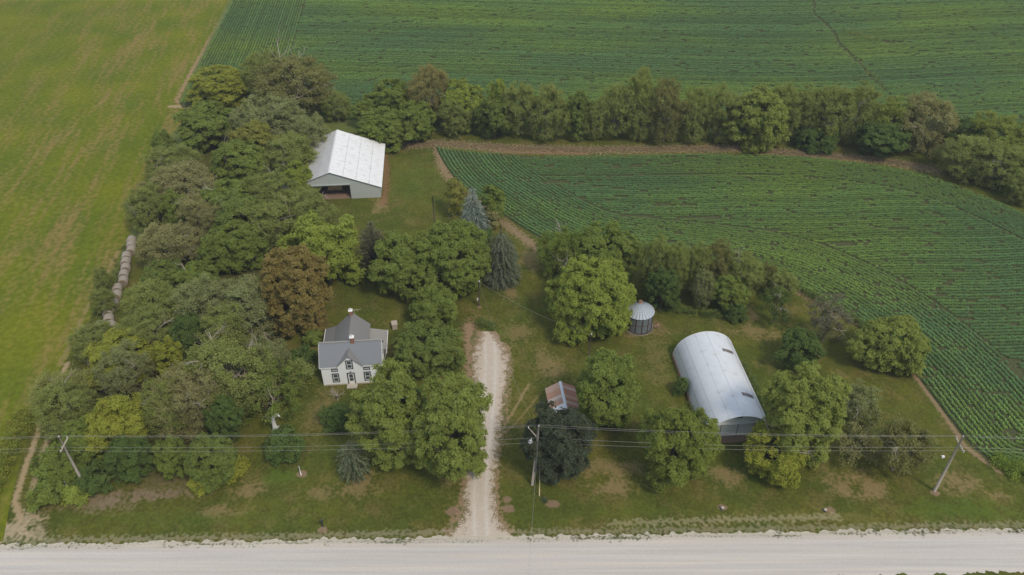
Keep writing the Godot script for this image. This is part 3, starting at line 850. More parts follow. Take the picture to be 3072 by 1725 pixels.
func hay_canvas() -> Canvas:
	var cv := Canvas.new(-175, -270, -58, -50, 0.22)
	var fine := noise_bytes(17, 0.16, cv.w, cv.h, 4)
	var big := noise_bytes(19, 0.010, cv.w, cv.h, 3)
	var streak := FastNoiseLite.new()
	streak.seed = 23
	streak.noise_type = FastNoiseLite.TYPE_SIMPLEX_SMOOTH
	streak.frequency = 1.0
	streak.fractal_octaves = 3
	var out := cv.rgb
	var rng := RandomNumberGenerator.new()
	rng.seed = 9
	for j in cv.h:
		var z := cv.z0 + j * cv.s
		for i in cv.w:
			var k := j * cv.w + i
			var x := cv.x0 + i * cv.s
			var u := x - z * 0.17            # across the swaths
			var st := streak.get_noise_2d(u * 0.13, z * 0.028) * 0.5 + 0.5
			var s2 := streak.get_noise_2d(u * 0.62 + 50.0, z * 0.05) * 0.5 + 0.5
			var c := fine[k] / 255.0
			var b := big[k] / 255.0
			var e := 0.68 + 0.50 * c + rng.randf_range(-0.13, 0.13)
			var y := clampf(b * 1.8 - 0.45, 0.0, 1.0)
			# the swath land nearer the wood was raked and dries out in streaks
			var near := clampf((u + 92.0) / 22.0, 0.0, 1.0) * clampf((-40.0 - u) / 9.0, 0.0, 1.0)
			var d := clampf((st - 0.40) * 1.8 + (s2 - 0.5) * 1.5 + (c - 0.5) * 1.3, 0.0, 1.0) * (0.42 + 0.42 * near)
			out[k * 3] = lerpf(lerpf(0.106, 0.158, y), 0.235, d) * e
			out[k * 3 + 1] = lerpf(lerpf(0.142, 0.174, y), 0.172, d) * e
			out[k * 3 + 2] = lerpf(0.010, 0.058, d) * e
	cv.rgb = out
	var V := func(a: Array) -> Array:
		var o := []
		for k in range(0, a.size(), 2):
			o.append(Vector2(a[k], a[k + 1]))
		return o
	stroke(cv, V.call([-60.3, -60.1, -62.4, -63, -63.8, -68.9, -65.5, -77.5, -67, -88.1, -67.6, -98]), 0.55, [0.36, 0.27, 0.16], 0.9, fine, 0.5)
	stroke(cv, V.call([-58.9, -60.5, -60.7, -63.6, -62.2, -69.2, -63.4, -74.7, -64.9, -86.7]), 0.5, [0.34, 0.26, 0.16], 0.85, fine, 0.6)
	stroke(cv, V.call([-68, -88, -69.5, -100, -71, -118]), 0.5, [0.27, 0.20, 0.10], 0.6, fine, 0.8)
	stroke(cv, V.call([-79.3, -178.8, -82, -182, -84.5, -205, -90, -262]), 0.7, [0.30, 0.20, 0.12], 0.85, fine, 0.7)
	stroke(cv, V.call([-82.4, -178.6, -76, -178.2, -70, -178]), 0.9, [0.36, 0.26, 0.16], 0.9, fine, 0.7)
	return cv

func sheet(called: String, poly: PackedVector2Array, y: float, m: Material, cv = null) -> void:
	var idx := Geometry2D.triangulate_polygon(poly)
	var st := begin()
	for t in range(0, idx.size(), 3):
		var a := poly[idx[t]]
		var b := poly[idx[t + 1]]
		var c := poly[idx[t + 2]]
		var pts := [a, b, c] if (b - a).cross(c - a) > 0 else [a, c, b]
		for p in pts:
			if cv:
				st.set_uv(Vector2((p.x - cv.x0) / (cv.w * cv.s), (p.y - cv.z0) / (cv.h * cv.s)))
			st.set_normal(Vector3.UP)
			st.add_vertex(Vector3(p.x, y, p.y))
	var o := MeshInstance3D.new()
	o.name = called
	o.mesh = st.commit()
	o.material_override = m
	o.set_meta("kind", "structure")
	add_child(o)

# ------------------------------------------------------------------ fields
const EDGE := [Vector2(-16.9, -157.7), Vector2(-14.6, -150.5), Vector2(-12.2, -144.5), Vector2(-8.6, -138.2), Vector2(-2.3, -130.3), Vector2(5.1, -121.4), Vector2(12.6, -116.0), Vector2(22, -113.2), Vector2(33, -111.6), Vector2(43, -109.4), Vector2(48.6, -106.2), Vector2(55.2, -98.0), Vector2(59.7, -86.7), Vector2(60.9, -76.6), Vector2(61.6, -71.6), Vector2(64.2, -67.2), Vector2(80, -62.5), Vector2(112, -60.5)]
const EDGE_FAR := [Vector2(-15.5, -156.6), Vector2(-6.2, -154.4), Vector2(6, -153.2), Vector2(19.1, -153.0), Vector2(37.4, -154.0), Vector2(56, -153.6), Vector2(66, -152.2), Vector2(75.3, -149.6), Vector2(82, -147.2), Vector2(88, -143.2), Vector2(94.4, -136.0), Vector2(99.5, -128.5), Vector2(108, -112), Vector2(113, -100)]
const DRAIN := [Vector2(97, -290), Vector2(96.3, -257.9), Vector2(92.5, -245.1), Vector2(93.4, -229.2), Vector2(92.0, -219.9), Vector2(92.6, -200.8), Vector2(93.1, -182.1), Vector2(94, -165)]

func near_poly() -> PackedVector2Array:
	var p := PackedVector2Array(EDGE)
	p.append(Vector2(113, -62)); p.append(Vector2(113, -100))
	for k in range(EDGE_FAR.size() - 1, -1, -1):
		p.append(EDGE_FAR[k])
	return p

func resample(line: Array, step: float) -> Array:
	var out := []
	var left := 0.0
	for i in line.size() - 1:
		var a: Vector2 = line[i]
		var b: Vector2 = line[i + 1]
		var l := a.distance_to(b)
		var t := left
		while t < l:
			out.append([a.lerp(b, t / l), (b - a) / l])
			t += step
		left = t - l
	return out

func smooth(line: Array) -> Array:
	for pass_ in 2:
		var o := [line[0]]
		for i in line.size() - 1:
			o.append(line[i].lerp(line[i + 1], 0.25))
			o.append(line[i].lerp(line[i + 1], 0.75))
		o.append(line[-1])
		line = o
	return line

func plant(buf: PackedFloat32Array, p: Vector2, d: Vector2, rng: RandomNumberGenerator, wide: float, row_tone := 1.0) -> void:
	var big := noise.get_noise_2d(p.x * 1.1, p.y * 2.6)
	var fine := noise2.get_noise_2d(p.x * 9.0, p.y * 30.0)
	if fine > 0.43:
		return
	p += Vector2(rng.randf_range(-0.06, 0.06), rng.randf_range(-0.06, 0.06))
	var ang := -atan2(d.y, d.x) + rng.randf_range(-0.12, 0.12) + (PI if rng.randf() < 0.5 else 0.0)
	var hgt := rng.randf_range(0.82, 1.14) * (1.0 + 0.16 * big) * (0.85 if fine > 0.26 else 1.0) * (0.6 + 0.4 * row_tone)
	var b := Basis(Vector3.UP, ang)
	b = Basis(b.x * wide * rng.randf_range(0.92, 1.1), b.y * hgt, b.z * rng.randf_range(0.88, 1.12))
	var y := clampf(big * 0.9 + 0.35 + rng.randf_range(-0.18, 0.18), 0.0, 1.0)
	var v := rng.randf_range(0.88, 1.13) * row_tone
	push(buf, b, Vector3(p.x, 0.02, p.y), Color(lerpf(0.132, 0.218, y) * v, lerpf(0.252, 0.335, y) * v, lerpf(0.096, 0.068, y) * v))

func bare_here(p: Vector2) -> bool:
	for q in [[Vector2(106.6, -220.2), 3.0, 1.3], [Vector2(-31.5, -236.8), 1.7, 1.2], [Vector2(9, -142), 5.0, 0.8], [Vector2(26, -148.5), 4.0, 0.7], [Vector2(3, -153.2), 7.0, 1.0], [Vector2(30, -133.0), 5.0, 0.6], [Vector2(38, -128.5), 6.0, 0.6], [Vector2(22, -129.0), 4.0, 0.6], [Vector2(17, -120.0), 3.0, 0.6], [Vector2(53, -104.5), 3.0, 0.8], [Vector2(59, -119.5), 4.0, 0.5], [Vector2(75, -86.0), 0.8, 3.0]]:
		var k: Vector2 = (p - q[0]) / Vector2(q[1], q[2])
		if k.length() + noise2.get_noise_2d(p.x * 14.0, p.y * 14.0) * 1.1 < 0.85:
			return true
	return false

func soybeans() -> void:
	var rng := RandomNumberGenerator.new()
	rng.seed = 77
	var poly := near_poly()
	sheet("soil_near", poly, 0.012, M.soil)
	var edge := smooth(EDGE)
	var far := smooth(EDGE_FAR)
	var buf := PackedFloat32Array()
	for pair in [[edge, 20, 1.0], [far, 11, 1.0]]:
		var line: Array = pair[0]
		for k in int(pair[1]):
			var off := (k + 0.6) * 0.76
			var prev := Vector2(1e9, 1e9)
			var tone := rng.randf_range(0.84, 1.16)
			var pts := resample(line, 0.12)
			for i in pts.size():
				var it: Array = pts[i]
				var d: Vector2 = (pts[mini(i + 28, pts.size() - 1)][0] - pts[maxi(i - 28, 0)][0]).normalized()
				var n := Vector2(d.y, -d.x) if line == edge else Vector2(-d.y, d.x)
				var p: Vector2 = it[0] + n * off
				if p.distance_to(prev) < 0.50:
					continue
				if p.x > 111 or not Geometry2D.is_point_in_polygon(p, poly):
					continue
				if polyline_distance(p, line) < off - 0.12:
					continue
				if line == far and polyline_distance(p, edge) < 20 * 0.76 + 0.3:
					continue
				if bare_here(p):
					continue
				prev = p
				plant(buf, p, d, rng, 0.82, tone)
	var row := 0
	while row < 130:
		var zc := -160.0 + row * 0.76
		row += 1
		var x := -18.0 + rng.randf() * 0.52
		var tone := rng.randf_range(0.82, 1.18)
		while x < 111.0:
			x += 0.52
			var z := zc + 1.1 * sin(x * 0.035 + 0.6) + 0.25 * sin(x * 0.21 + row * 0.05)
			var p := Vector2(x, z)
			if not Geometry2D.is_point_in_polygon(p, poly):
				continue
			if polyline_distance(p, edge) < 20 * 0.76 + 0.5 or polyline_distance(p, far) < 11 * 0.76 + 0.5 or bare_here(p):
				continue
			plant(buf, p, Vector2(1, 0.0385 * cos(x * 0.035 + 0.6)).normalized(), rng, 0.82, tone)
	var o := multi("soybean_plants", sprays["soy"], buf, M.soy, self)
	o.set_meta("kind", "stuff")
	tag(o, "green soybean rows curving between the farmyard and the windbreak", "soybeans")
	# the large field beyond the windbreak
	sheet("soil_far", PackedVector2Array([Vector2(-79.0, -177.6), Vector2(-80.6, -180), Vector2(-93, -292), Vector2(230, -292), Vector2(190, -140), Vector2(113, -100), Vector2(108.5, -112), Vector2(104, -136), Vector2(98, -158), Vector2(80, -166), Vector2(-34, -171), Vector2(-44, -178)]), 0.008, M.soil)
	buf = PackedFloat32Array()
	var e0 := Vector2(-80.4, -179.4)
	var dir := Vector2(-8.7, -77.7).normalized()
	var across := Vector2(-dir.y, dir.x)
	if across.x < 0:
		across = -across
	for k in 30:
		var t := rng.randf() * 0.55
		var tone := rng.randf_range(0.84, 1.16)
		while t < 112.0:
			t += 0.55
			var p := e0 + across * (0.5 + k * 0.76) + dir * t + across * 0.12 * sin(t * 0.05)
			plant(buf, p, dir, rng, 0.9, tone)
	row = 0
	while row < 172:
		var zc := -295.0 + row * 0.76
		row += 1
		var x := -75.0 + rng.randf() * 0.72
		var tone := rng.randf_range(0.74, 1.26)
		while x < 190.0:
			x += 0.72
			var z := zc + 7.5 * exp(-pow((x - 65.0) / 72.0, 2)) + 0.4 * sin(x * 0.06 + row * 0.03)
			var lim := -167.5 - 0.02 * x
			if x > 78: lim = -166.0 + (x - 78.0) * 0.45
			if x > 100: lim = -156.0 + (x - 100.0) * 2.2
			if z > minf(lim, -70.0) or z > -171.0 and x < -30.0:
				continue
			var p := Vector2(x, z)
			if (p - e0).dot(across) < 30 * 0.76 + 0.4 or (p - e0).dot(across) > 300:
				continue
			if absf(x) > 30.0 + absf(z) * 0.70 + 8.0:
				continue
			if x > 84 and x < 104 and polyline_distance(p, DRAIN) < 0.42 + 0.3 * noise2.get_noise_2d(p.x * 9, p.y * 9):
				continue
			if bare_here(p):
				continue
			plant(buf, p, Vector2(1, -15.0 * (x - 65.0) / 5184.0 * exp(-pow((x - 65.0) / 72.0, 2))).normalized(), rng, 1.12, tone)
	o = multi("soybean_plants", sprays["soy"], buf, M.soy, self)
	o.set_meta("kind", "stuff")
	tag(o, "wide field of green soybean rows beyond the windbreak", "soybeans")

func tufts(called: String, label: String, kind: String, spots: Array, lin: Array, sc: float, sed: int, m: String) -> void:
	var rng := RandomNumberGenerator.new()
	rng.seed = sed
	var buf := PackedFloat32Array()
	for p in spots:
		var s := sc * rng.randf_range(0.6, 1.25)
		var v := rng.randf_range(0.75, 1.2)
		push(buf, facing(Vector3.UP + unit(rng) * 0.12, rng.randf() * TAU, Vector3(s, s * rng.randf_range(0.7, 1.2), s)), Vector3(p.x, 0.02, p.y), Color(lin[0] * v * rng.randf_range(0.9, 1.1), lin[1] * v, lin[2] * v))
	var o := multi(called, sprays[kind], buf, M[m], self)
	o.set_meta("kind", "stuff")
	tag(o, label, "grass" if kind == "grass" else "weeds")

func along(line: Array, width: float, n: int, sed: int) -> Array:
	var rng := RandomNumberGenerator.new()
	rng.seed = sed
	var out := []
	var pts := resample(line, 0.1)
	for k in n:
		var it: Array = pts[rng.randi() % pts.size()]
		out.append(it[0] + Vector2(it[1].y, -it[1].x) * rng.randfn(0, width * 0.5) + Vector2(rng.randf(), rng.randf()) * 0.3)
	return out

# a strip with ragged borders: top edge and bottom edge as functions of the way along it
func ragged(called: String, left: Array, right: Array, step: float, rag: float, y: float, m: Material, cross := 6, cv = null) -> void:
	var a := resample(left, step)
	var b := []
	for k in a.size():
		var f := float(k) / (a.size() - 1)
		var pos := f * (right.size() - 1)
		var i := mini(int(pos), right.size() - 2)
		b.append(right[i].lerp(right[i + 1], pos - i))
	var st := begin()
	var rows := []
	for k in a.size():
		var p: Vector2 = a[k][0]
		var q: Vector2 = b[k]
		var d := (q - p).normalized()
		p += d * rag * (noise2.get_noise_2d(p.x * 22, p.y * 22) + 0.6 * noise2.get_noise_2d(p.x * 70, p.y * 70 + 9))
		q += d * rag * (noise2.get_noise_2d(q.x * 22 + 40, q.y * 22) + 0.6 * noise2.get_noise_2d(q.x * 70 + 40, q.y * 70))
		var r := []
		for c in cross + 1:
			var w := p.lerp(q, float(c) / cross)
			r.append(Vector3(w.x, y, w.y))
		rows.append(r)
	for k in a.size() - 1:
		for c in cross:
			var up: bool = (rows[k][c + 1] - rows[k][c]).cross(rows[k + 1][c] - rows[k][c]).y < 0
			for v in ([rows[k][c], rows[k][c + 1], rows[k + 1][c + 1], rows[k][c], rows[k + 1][c + 1], rows[k + 1][c]] if up else [rows[k][c], rows[k + 1][c + 1], rows[k][c + 1], rows[k][c], rows[k + 1][c], rows[k + 1][c + 1]]):
				st.set_normal(Vector3.UP)
				if cv:
					st.set_uv(Vector2((v.x - cv.x0) / (cv.w * cv.s), (v.z - cv.z0) / (cv.h * cv.s)))
				st.add_vertex(v)
	if cv:
		m.albedo_texture = cv.texture()
	var o := MeshInstance3D.new()
	o.name = called
	o.mesh = st.commit()
	o.material_override = m
	o.set_meta("kind", "structure")
	add_child(o)

# gravel with wheel tracks; dirt and weeds mix in towards its borders
func drive_canvas() -> Canvas:
	var cv := Canvas.new(-10, -98, 3, -55, 0.07)
	var fine := noise_bytes(61, 0.30, cv.w, cv.h, 3)
	var med := noise_bytes(62, 0.06, cv.w, cv.h, 3)
	var rng := RandomNumberGenerator.new()
	rng.seed = 21
	var mid := [Vector2(-3.6, -55), Vector2(-3.9, -60), Vector2(-4.1, -64), Vector2(-4.0, -70), Vector2(-3.6, -76), Vector2(-3.3, -82), Vector2(-3.2, -88), Vector2(-3.6, -94), Vector2(-4.4, -96.5)]
	for j in cv.h:
		var z := cv.z0 + j * cv.s
		var half := 1.45
		if z > -61.0: half = 1.5 + pow((z + 61.0) / 3.6, 2) * 2.4
		if z < -78.0: half = 1.5 + minf((-78.0 - z) * 0.06, 0.55)
		if z < -92.0: half = 2.05 - (-92.0 - z) * 0.30
		var cx := 0.0
		for k in mid.size() - 1:
			if z >= mid[k + 1].y and z <= mid[k].y:
				cx = lerpf(mid[k].x, mid[k + 1].x, (mid[k].y - z) / (mid[k].y - mid[k + 1].y))
		if z < -96.5: cx = -4.4
		for i in cv.w:
			var k := j * cv.w + i
			var x := cv.x0 + i * cv.s
			var d := absf(x - cx) / maxf(half, 0.05)
			var n := fine[k] / 255.0
			var m := med[k] / 255.0
			var e := 0.86 + 0.20 * n + rng.randf_range(-0.10, 0.10)
			var track := exp(-pow((absf(x - cx) - 0.75) / 0.30, 2))
			var c := Vector3(0.510, 0.440, 0.365).lerp(Vector3(0.575, 0.525, 0.465), clampf(track * 0.8 + (m - 0.5), 0.0, 1.0))
			var dirt := clampf((d - 0.92 + clampf((-88.5 - z) * 0.10, 0.0, 0.7) + (n - 0.5) * 1.3 + (m - 0.5) * 1.1) * 2.6, 0.0, 1.0)
			dirt = maxf(dirt, clampf((n - 0.66) * 5.0, 0.0, 0.45) * (1.0 - track))
			c = c.lerp(Vector3(0.285, 0.200, 0.122), dirt)
			var weed := clampf((d - 1.22 + (n - 0.5) * 1.4 + (m - 0.5) * 1.2) * 2.4, 0.0, 1.0)
			c = c.lerp(Vector3(0.105, 0.110, 0.022), weed) * e
			cv.rgb[k * 3] = c.x; cv.rgb[k * 3 + 1] = c.y; cv.rgb[k * 3 + 2] = c.z
	return cv

func road_canvas() -> Canvas:
	var cv := Canvas.new(-75, -61.5, 75, -50, 0.1)
	var fine := noise_bytes(71, 0.28, cv.w, cv.h, 3)
	var long := FastNoiseLite.new()
	long.seed = 72
	long.noise_type = FastNoiseLite.TYPE_SIMPLEX_SMOOTH
	long.frequency = 1.0
	long.fractal_octaves = 4
	var rng := RandomNumberGenerator.new()
	rng.seed = 22
	for j in cv.h:
		var z := cv.z0 + j * cv.s
		for i in cv.w:
			var k := j * cv.w + i
			var x := cv.x0 + i * cv.s
			var in_from := z - (-57.75 - x * 0.0185)      # metres in from the upper border
			var n := fine[k] / 255.0
			var l := long.get_noise_2d(x * 0.02, z * 1.1)
			var l2 := long.get_noise_2d(x * 0.06 + 90.0, z * 3.0)
			var e := 0.94 + 0.10 * (n - 0.5) + 0.10 * l + 0.07 * l2 + rng.randf_range(-0.035, 0.035)
			var c := Vector3(0.525, 0.488, 0.458).lerp(Vector3(0.555, 0.505, 0.455), clampf(0.5 + l * 1.2, 0.0, 1.0))
			# worn wheel tracks are finer and greyer, the windrow by the verge is loose and pale
			for t in [1.75, 3.2, 4.7]:
				c = c.lerp(Vector3(0.500, 0.478, 0.462), 0.6 * exp(-pow((in_from - t + 0.15 * l) / 0.32, 2)))
			if in_from < 1.1:
				var rough := clampf((1.1 - in_from + (n - 0.5) * 0.8) * 1.2, 0.0, 1.0)
				c = c.lerp(Vector3(0.50, 0.455, 0.375) * (0.72 + 0.5 * n), rough)
				var g := clampf((n - 0.52 + 0.5 * long.get_noise_2d(x * 0.09, 40.0 + z * 1.5) - absf(in_from - 0.45) * 0.7) * 6.0, 0.0, 1.0)
				c = c.lerp(Vector3(0.088, 0.105, 0.030), g * 0.9)
			c *= e
			cv.rgb[k * 3] = c.x; cv.rgb[k * 3 + 1] = c.y; cv.rgb[k * 3 + 2] = c.z
	return cv

func land() -> void:
	sheet("ground", PackedVector2Array([Vector2(-1200, -1500), Vector2(1200, -1500), Vector2(1200, 900), Vector2(-1200, 900)]), -0.02, M.far_grass)
	var cv := ground_canvas()
	M.lawn.albedo_texture = cv.texture()
	sheet("lawn", PackedVector2Array([Vector2(-67.9, -163.9), Vector2(103.9, -163.9), Vector2(103.9, -50.1), Vector2(-67.9, -50.1)]), 0.0, M.lawn, cv)
	var hv := hay_canvas()
	M.hay.albedo_texture = hv.texture()
	sheet("hay_field", PackedVector2Array([Vector2(-60.8, -57.0), Vector2(-62.6, -62), Vector2(-64.6, -68.5), Vector2(-66.6, -77.2), Vector2(-67.4, -86), Vector2(-67.6, -95), Vector2(-68.8, -108), Vector2(-72, -130), Vector2(-76.5, -151.7), Vector2(-77, -165), Vector2(-70, -177.6), Vector2(-79.3, -178.4), Vector2(-81, -181), Vector2(-92, -269), Vector2(-174, -269), Vector2(-174, -57)]), 0.005, M.hay, hv)
	# gravel road and drive
	var up := []
	var lowr := []
	for k in 41:
		var x := -130.0 + k * 6.5
		up.append(Vector2(x, -57.75 - x * 0.0185))
		lowr.append(Vector2(x, -51.7 - clampf((x - 20.0) * 0.03, 0.0, 1.15)))
	ragged("road", up, lowr, 0.22, 0.5, 0.016, M.road, 8, road_canvas())
	ragged("drive", [Vector2(-8.6, -57.0), Vector2(-7.7, -58.4), Vector2(-6.9, -59.8), Vector2(-6.3, -62), Vector2(-6.0, -66), Vector2(-5.7, -72), Vector2(-5.6, -77), Vector2(-5.9, -84), Vector2(-6.3, -90), Vector2(-6.2, -95.5)],
		[Vector2(1.0, -57.0), Vector2(-0.5, -58.4), Vector2(-1.5, -59.8), Vector2(-2.0, -62), Vector2(-2.1, -66), Vector2(-1.6, -72), Vector2(-1.0, -77), Vector2(-0.3, -84), Vector2(0.1, -90), Vector2(-2.6, -95.5)], 0.14, 0.7, 0.010, M.drive, 6, drive_canvas())
	# tufts that can not be counted
	var edge := []
	for k in 41:
		edge.append(Vector2(-66.0 + k * 3.4, -57.55 - (-66.0 + k * 3.4) * 0.0185))
	var spots := []
	for p in along(edge, 0.5, 700, 31):
		if p.x > -9.5 and p.x < 1.8 or noise.get_noise_2d(p.x * 9.0, 3.0) < 0.08:
			continue
		spots.append(p)
	tufts("verge_grass", "ragged green grass tufts along the gravel road edge", "grass", spots, [0.125, 0.150, 0.040], 0.5, 3, "soy")
	spots = along([Vector2(-28, -157.8), Vector2(-16.7, -159.6), Vector2(-2.6, -157.4), Vector2(19.2, -156.4), Vector2(48.4, -157.2), Vector2(65.7, -154), Vector2(79.3, -151.6), Vector2(88.3, -147.6)], 1.5, 4200, 5)
	tufts("dry_grass", "strip of tall reddish dry grass before the windbreak", "grass", spots, [0.40, 0.31, 0.195], 0.8, 4, "soy")
	spots = along([Vector2(-66.0, -62), Vector2(-67.2, -72), Vector2(-68.2, -78)], 1.6, 420, 6)
	tufts("track_weeds", "yellow-green weeds beside the two-rut field track", "weed", spots, [0.22, 0.25, 0.04], 1.3, 7, "soy")
	spots = along([Vector2(63.2, -69.5), Vector2(66, -67.4), Vector2(72, -65.4)], 1.5, 420, 8)
	tufts("corner_weeds", "bright weeds at the road corner of the soybeans", "weed", spots, [0.19, 0.26, 0.04], 1.1, 9, "soy")
	spots = along([Vector2(46.5, -108.4), Vector2(49.2, -105.6), Vector2(52.4, -101.8), Vector2(56, -96.6)], 1.0, 260, 12)
	tufts("edge_weeds", "loose green weeds along the soybean edge by the dark tree", "weed", spots, [0.14, 0.19, 0.05], 1.0, 13, "soy")
	spots = along([Vector2(-69.5, -120), Vector2(-68.0, -108), Vector2(-66.2, -96), Vector2(-64.8, -86), Vector2(-63, -78)], 1.6, 700, 14)
	tufts("bale_weeds", "rank green weeds round the feet of the round bales", "weed", spots, [0.16, 0.19, 0.05], 0.75, 15, "soy")
	spots = along([Vector2(97, -229), Vector2(100, -225), Vector2(103, -221.5)], 2.0, 150, 16) + along([Vector2(92.8, -205), Vector2(92.8, -190)], 0.8, 60, 18)
	tufts("field_weeds", "pale weed patch in the wide soybean field", "weed", spots, [0.22, 0.26, 0.08], 1.0, 17, "soy")
	spots = along([Vector2(-5.5, -98.2), Vector2(-3, -96.2)], 1.0, 40, 19) + along([Vector2(34.8, -73), Vector2(35.6, -80), Vector2(34.4, -88)], 0.6, 160, 20) + along([Vector2(25.2, -80), Vector2(25.4, -74)], 0.5, 60, 21)
	tufts("wall_weeds", "green weeds along the foot of the round-roofed shed", "weed", spots, [0.14, 0.19, 0.05], 1.0, 22, "soy")
	spots = along([Vector2(23, -101.6), Vector2(30, -99.8), Vector2(37, -99.0)], 0.9, 200, 23)
	tufts("grove_weeds", "green weeds along the shaded foot of the grove", "weed", spots, [0.14, 0.19, 0.05], 1.0, 24, "soy")

# ------------------------------------------------------------------ buildings
func gable_wall(st: SurfaceTool, x0: float, x1: float, z: float, eave: float, peak: float, px: float) -> void:
	quad(st, Vector3(x0, 0, z), Vector3(x0, eave, z), Vector3(x1, eave, z), Vector3(x1, 0, z))
	tri(st, Vector3(x0, eave, z), Vector3(px, peak, z), Vector3(x1, eave, z))

func window(parent: Node, cx: float, y0: float, y1: float, w: float, z: float, panes: int, door := false) -> void:
	var st := begin()
	var t := 0.14
	for b in [[cx - w / 2, y0, cx - w / 2 + t, y1], [cx + w / 2 - t, y0, cx + w / 2, y1], [cx - w / 2 + t, y1 - t, cx + w / 2 - t, y1], [cx - w / 2 + t, y0, cx + w / 2 - t, y0 + (0.03 if door else t)]]:
		box(st, Vector3(b[0], b[1], z + 0.004), Vector3(b[2], b[3], z + 0.07))
	var win := obj("door" if door else "window", st, M.navy, parent)
	var ix0 := cx - w / 2 + t
	var ix1 := cx + w / 2 - t
	var iy0 := y0 + (0.03 if door else t)
	var iy1 := y1 - t
	var ss := begin()
	if door:
		box(ss, Vector3(ix0, iy0, z + 0.006), Vector3(ix1, iy1, z + 0.035))
		obj("leaf_panel", ss, M.trim, win)
		var gs := begin()
		box(gs, Vector3(ix0 + 0.16, iy0 + 0.55, z + 0.036), Vector3(ix1 - 0.16, iy0 + 1.12, z + 0.044))
		obj("pane", gs, M.glass, win)
		gs = begin()
		box(gs, Vector3(ix0 + 0.16, iy0 + 1.2, z + 0.036), Vector3(ix1 - 0.16, iy1 - 0.16, z + 0.044))
		obj("pane", gs, M.glass, win)
		gs = begin()
		box(gs, Vector3(ix1 - 0.12, iy0 + 0.95, z + 0.036), Vector3(ix1 - 0.07, iy0 + 1.05, z + 0.09))
		obj("handle", gs, M.dark_metal, win)
		return
	var q := 0.07
	for b in [[ix0, iy0, ix0 + q, iy1], [ix1 - q, iy0, ix1, iy1], [ix0 + q, iy1 - q, ix1 - q, iy1], [ix0 + q, iy0, ix1 - q, iy0 + q]]:
		box(ss, Vector3(b[0], b[1], z + 0.006), Vector3(b[2], b[3], z + 0.05))
	if panes > 1:
		box(ss, Vector3(ix0 + q, (iy0 + iy1) / 2 - q / 2, z + 0.006), Vector3(ix1 - q, (iy0 + iy1) / 2 + q / 2, z + 0.05))
	obj("sash", ss, M.trim, win)
	for k in panes:
		var gs := begin()
		var lo := iy0 + q + k * ((iy1 - iy0) / 2 if panes > 1 else 0.0)
		var hi := (iy0 + iy1) / 2 - q / 2 if panes > 1 and k == 0 else iy1 - q
		if panes > 1 and k == 1:
			lo = (iy0 + iy1) / 2 + q / 2
		box(gs, Vector3(ix0 + q, lo, z + 0.006), Vector3(ix1 - q, hi, z + 0.02))
		obj("pane", gs, M.glass, win)

func chimney(parent: Node, at: Vector3, h: float, w: float) -> void:
	var st := begin()
	box(st, at + Vector3(-w / 2, -0.6, -w / 2), at + Vector3(w / 2, h, w / 2))
	var c := obj("chimney", st, M.brick, parent)
	st = begin()
	box(st, at + Vector3(-w / 2 - 0.06, h, -w / 2 - 0.06), at + Vector3(w / 2 + 0.06, h + 0.12, w / 2 + 0.06))
	obj("cap", st, M.trim, c)
	st = begin()
	tube(st, [at + Vector3(0, h + 0.12, 0), at + Vector3(0, h + 0.42, 0)], [0.13, 0.12], 8)
	obj("flue", st, M.trim, c)

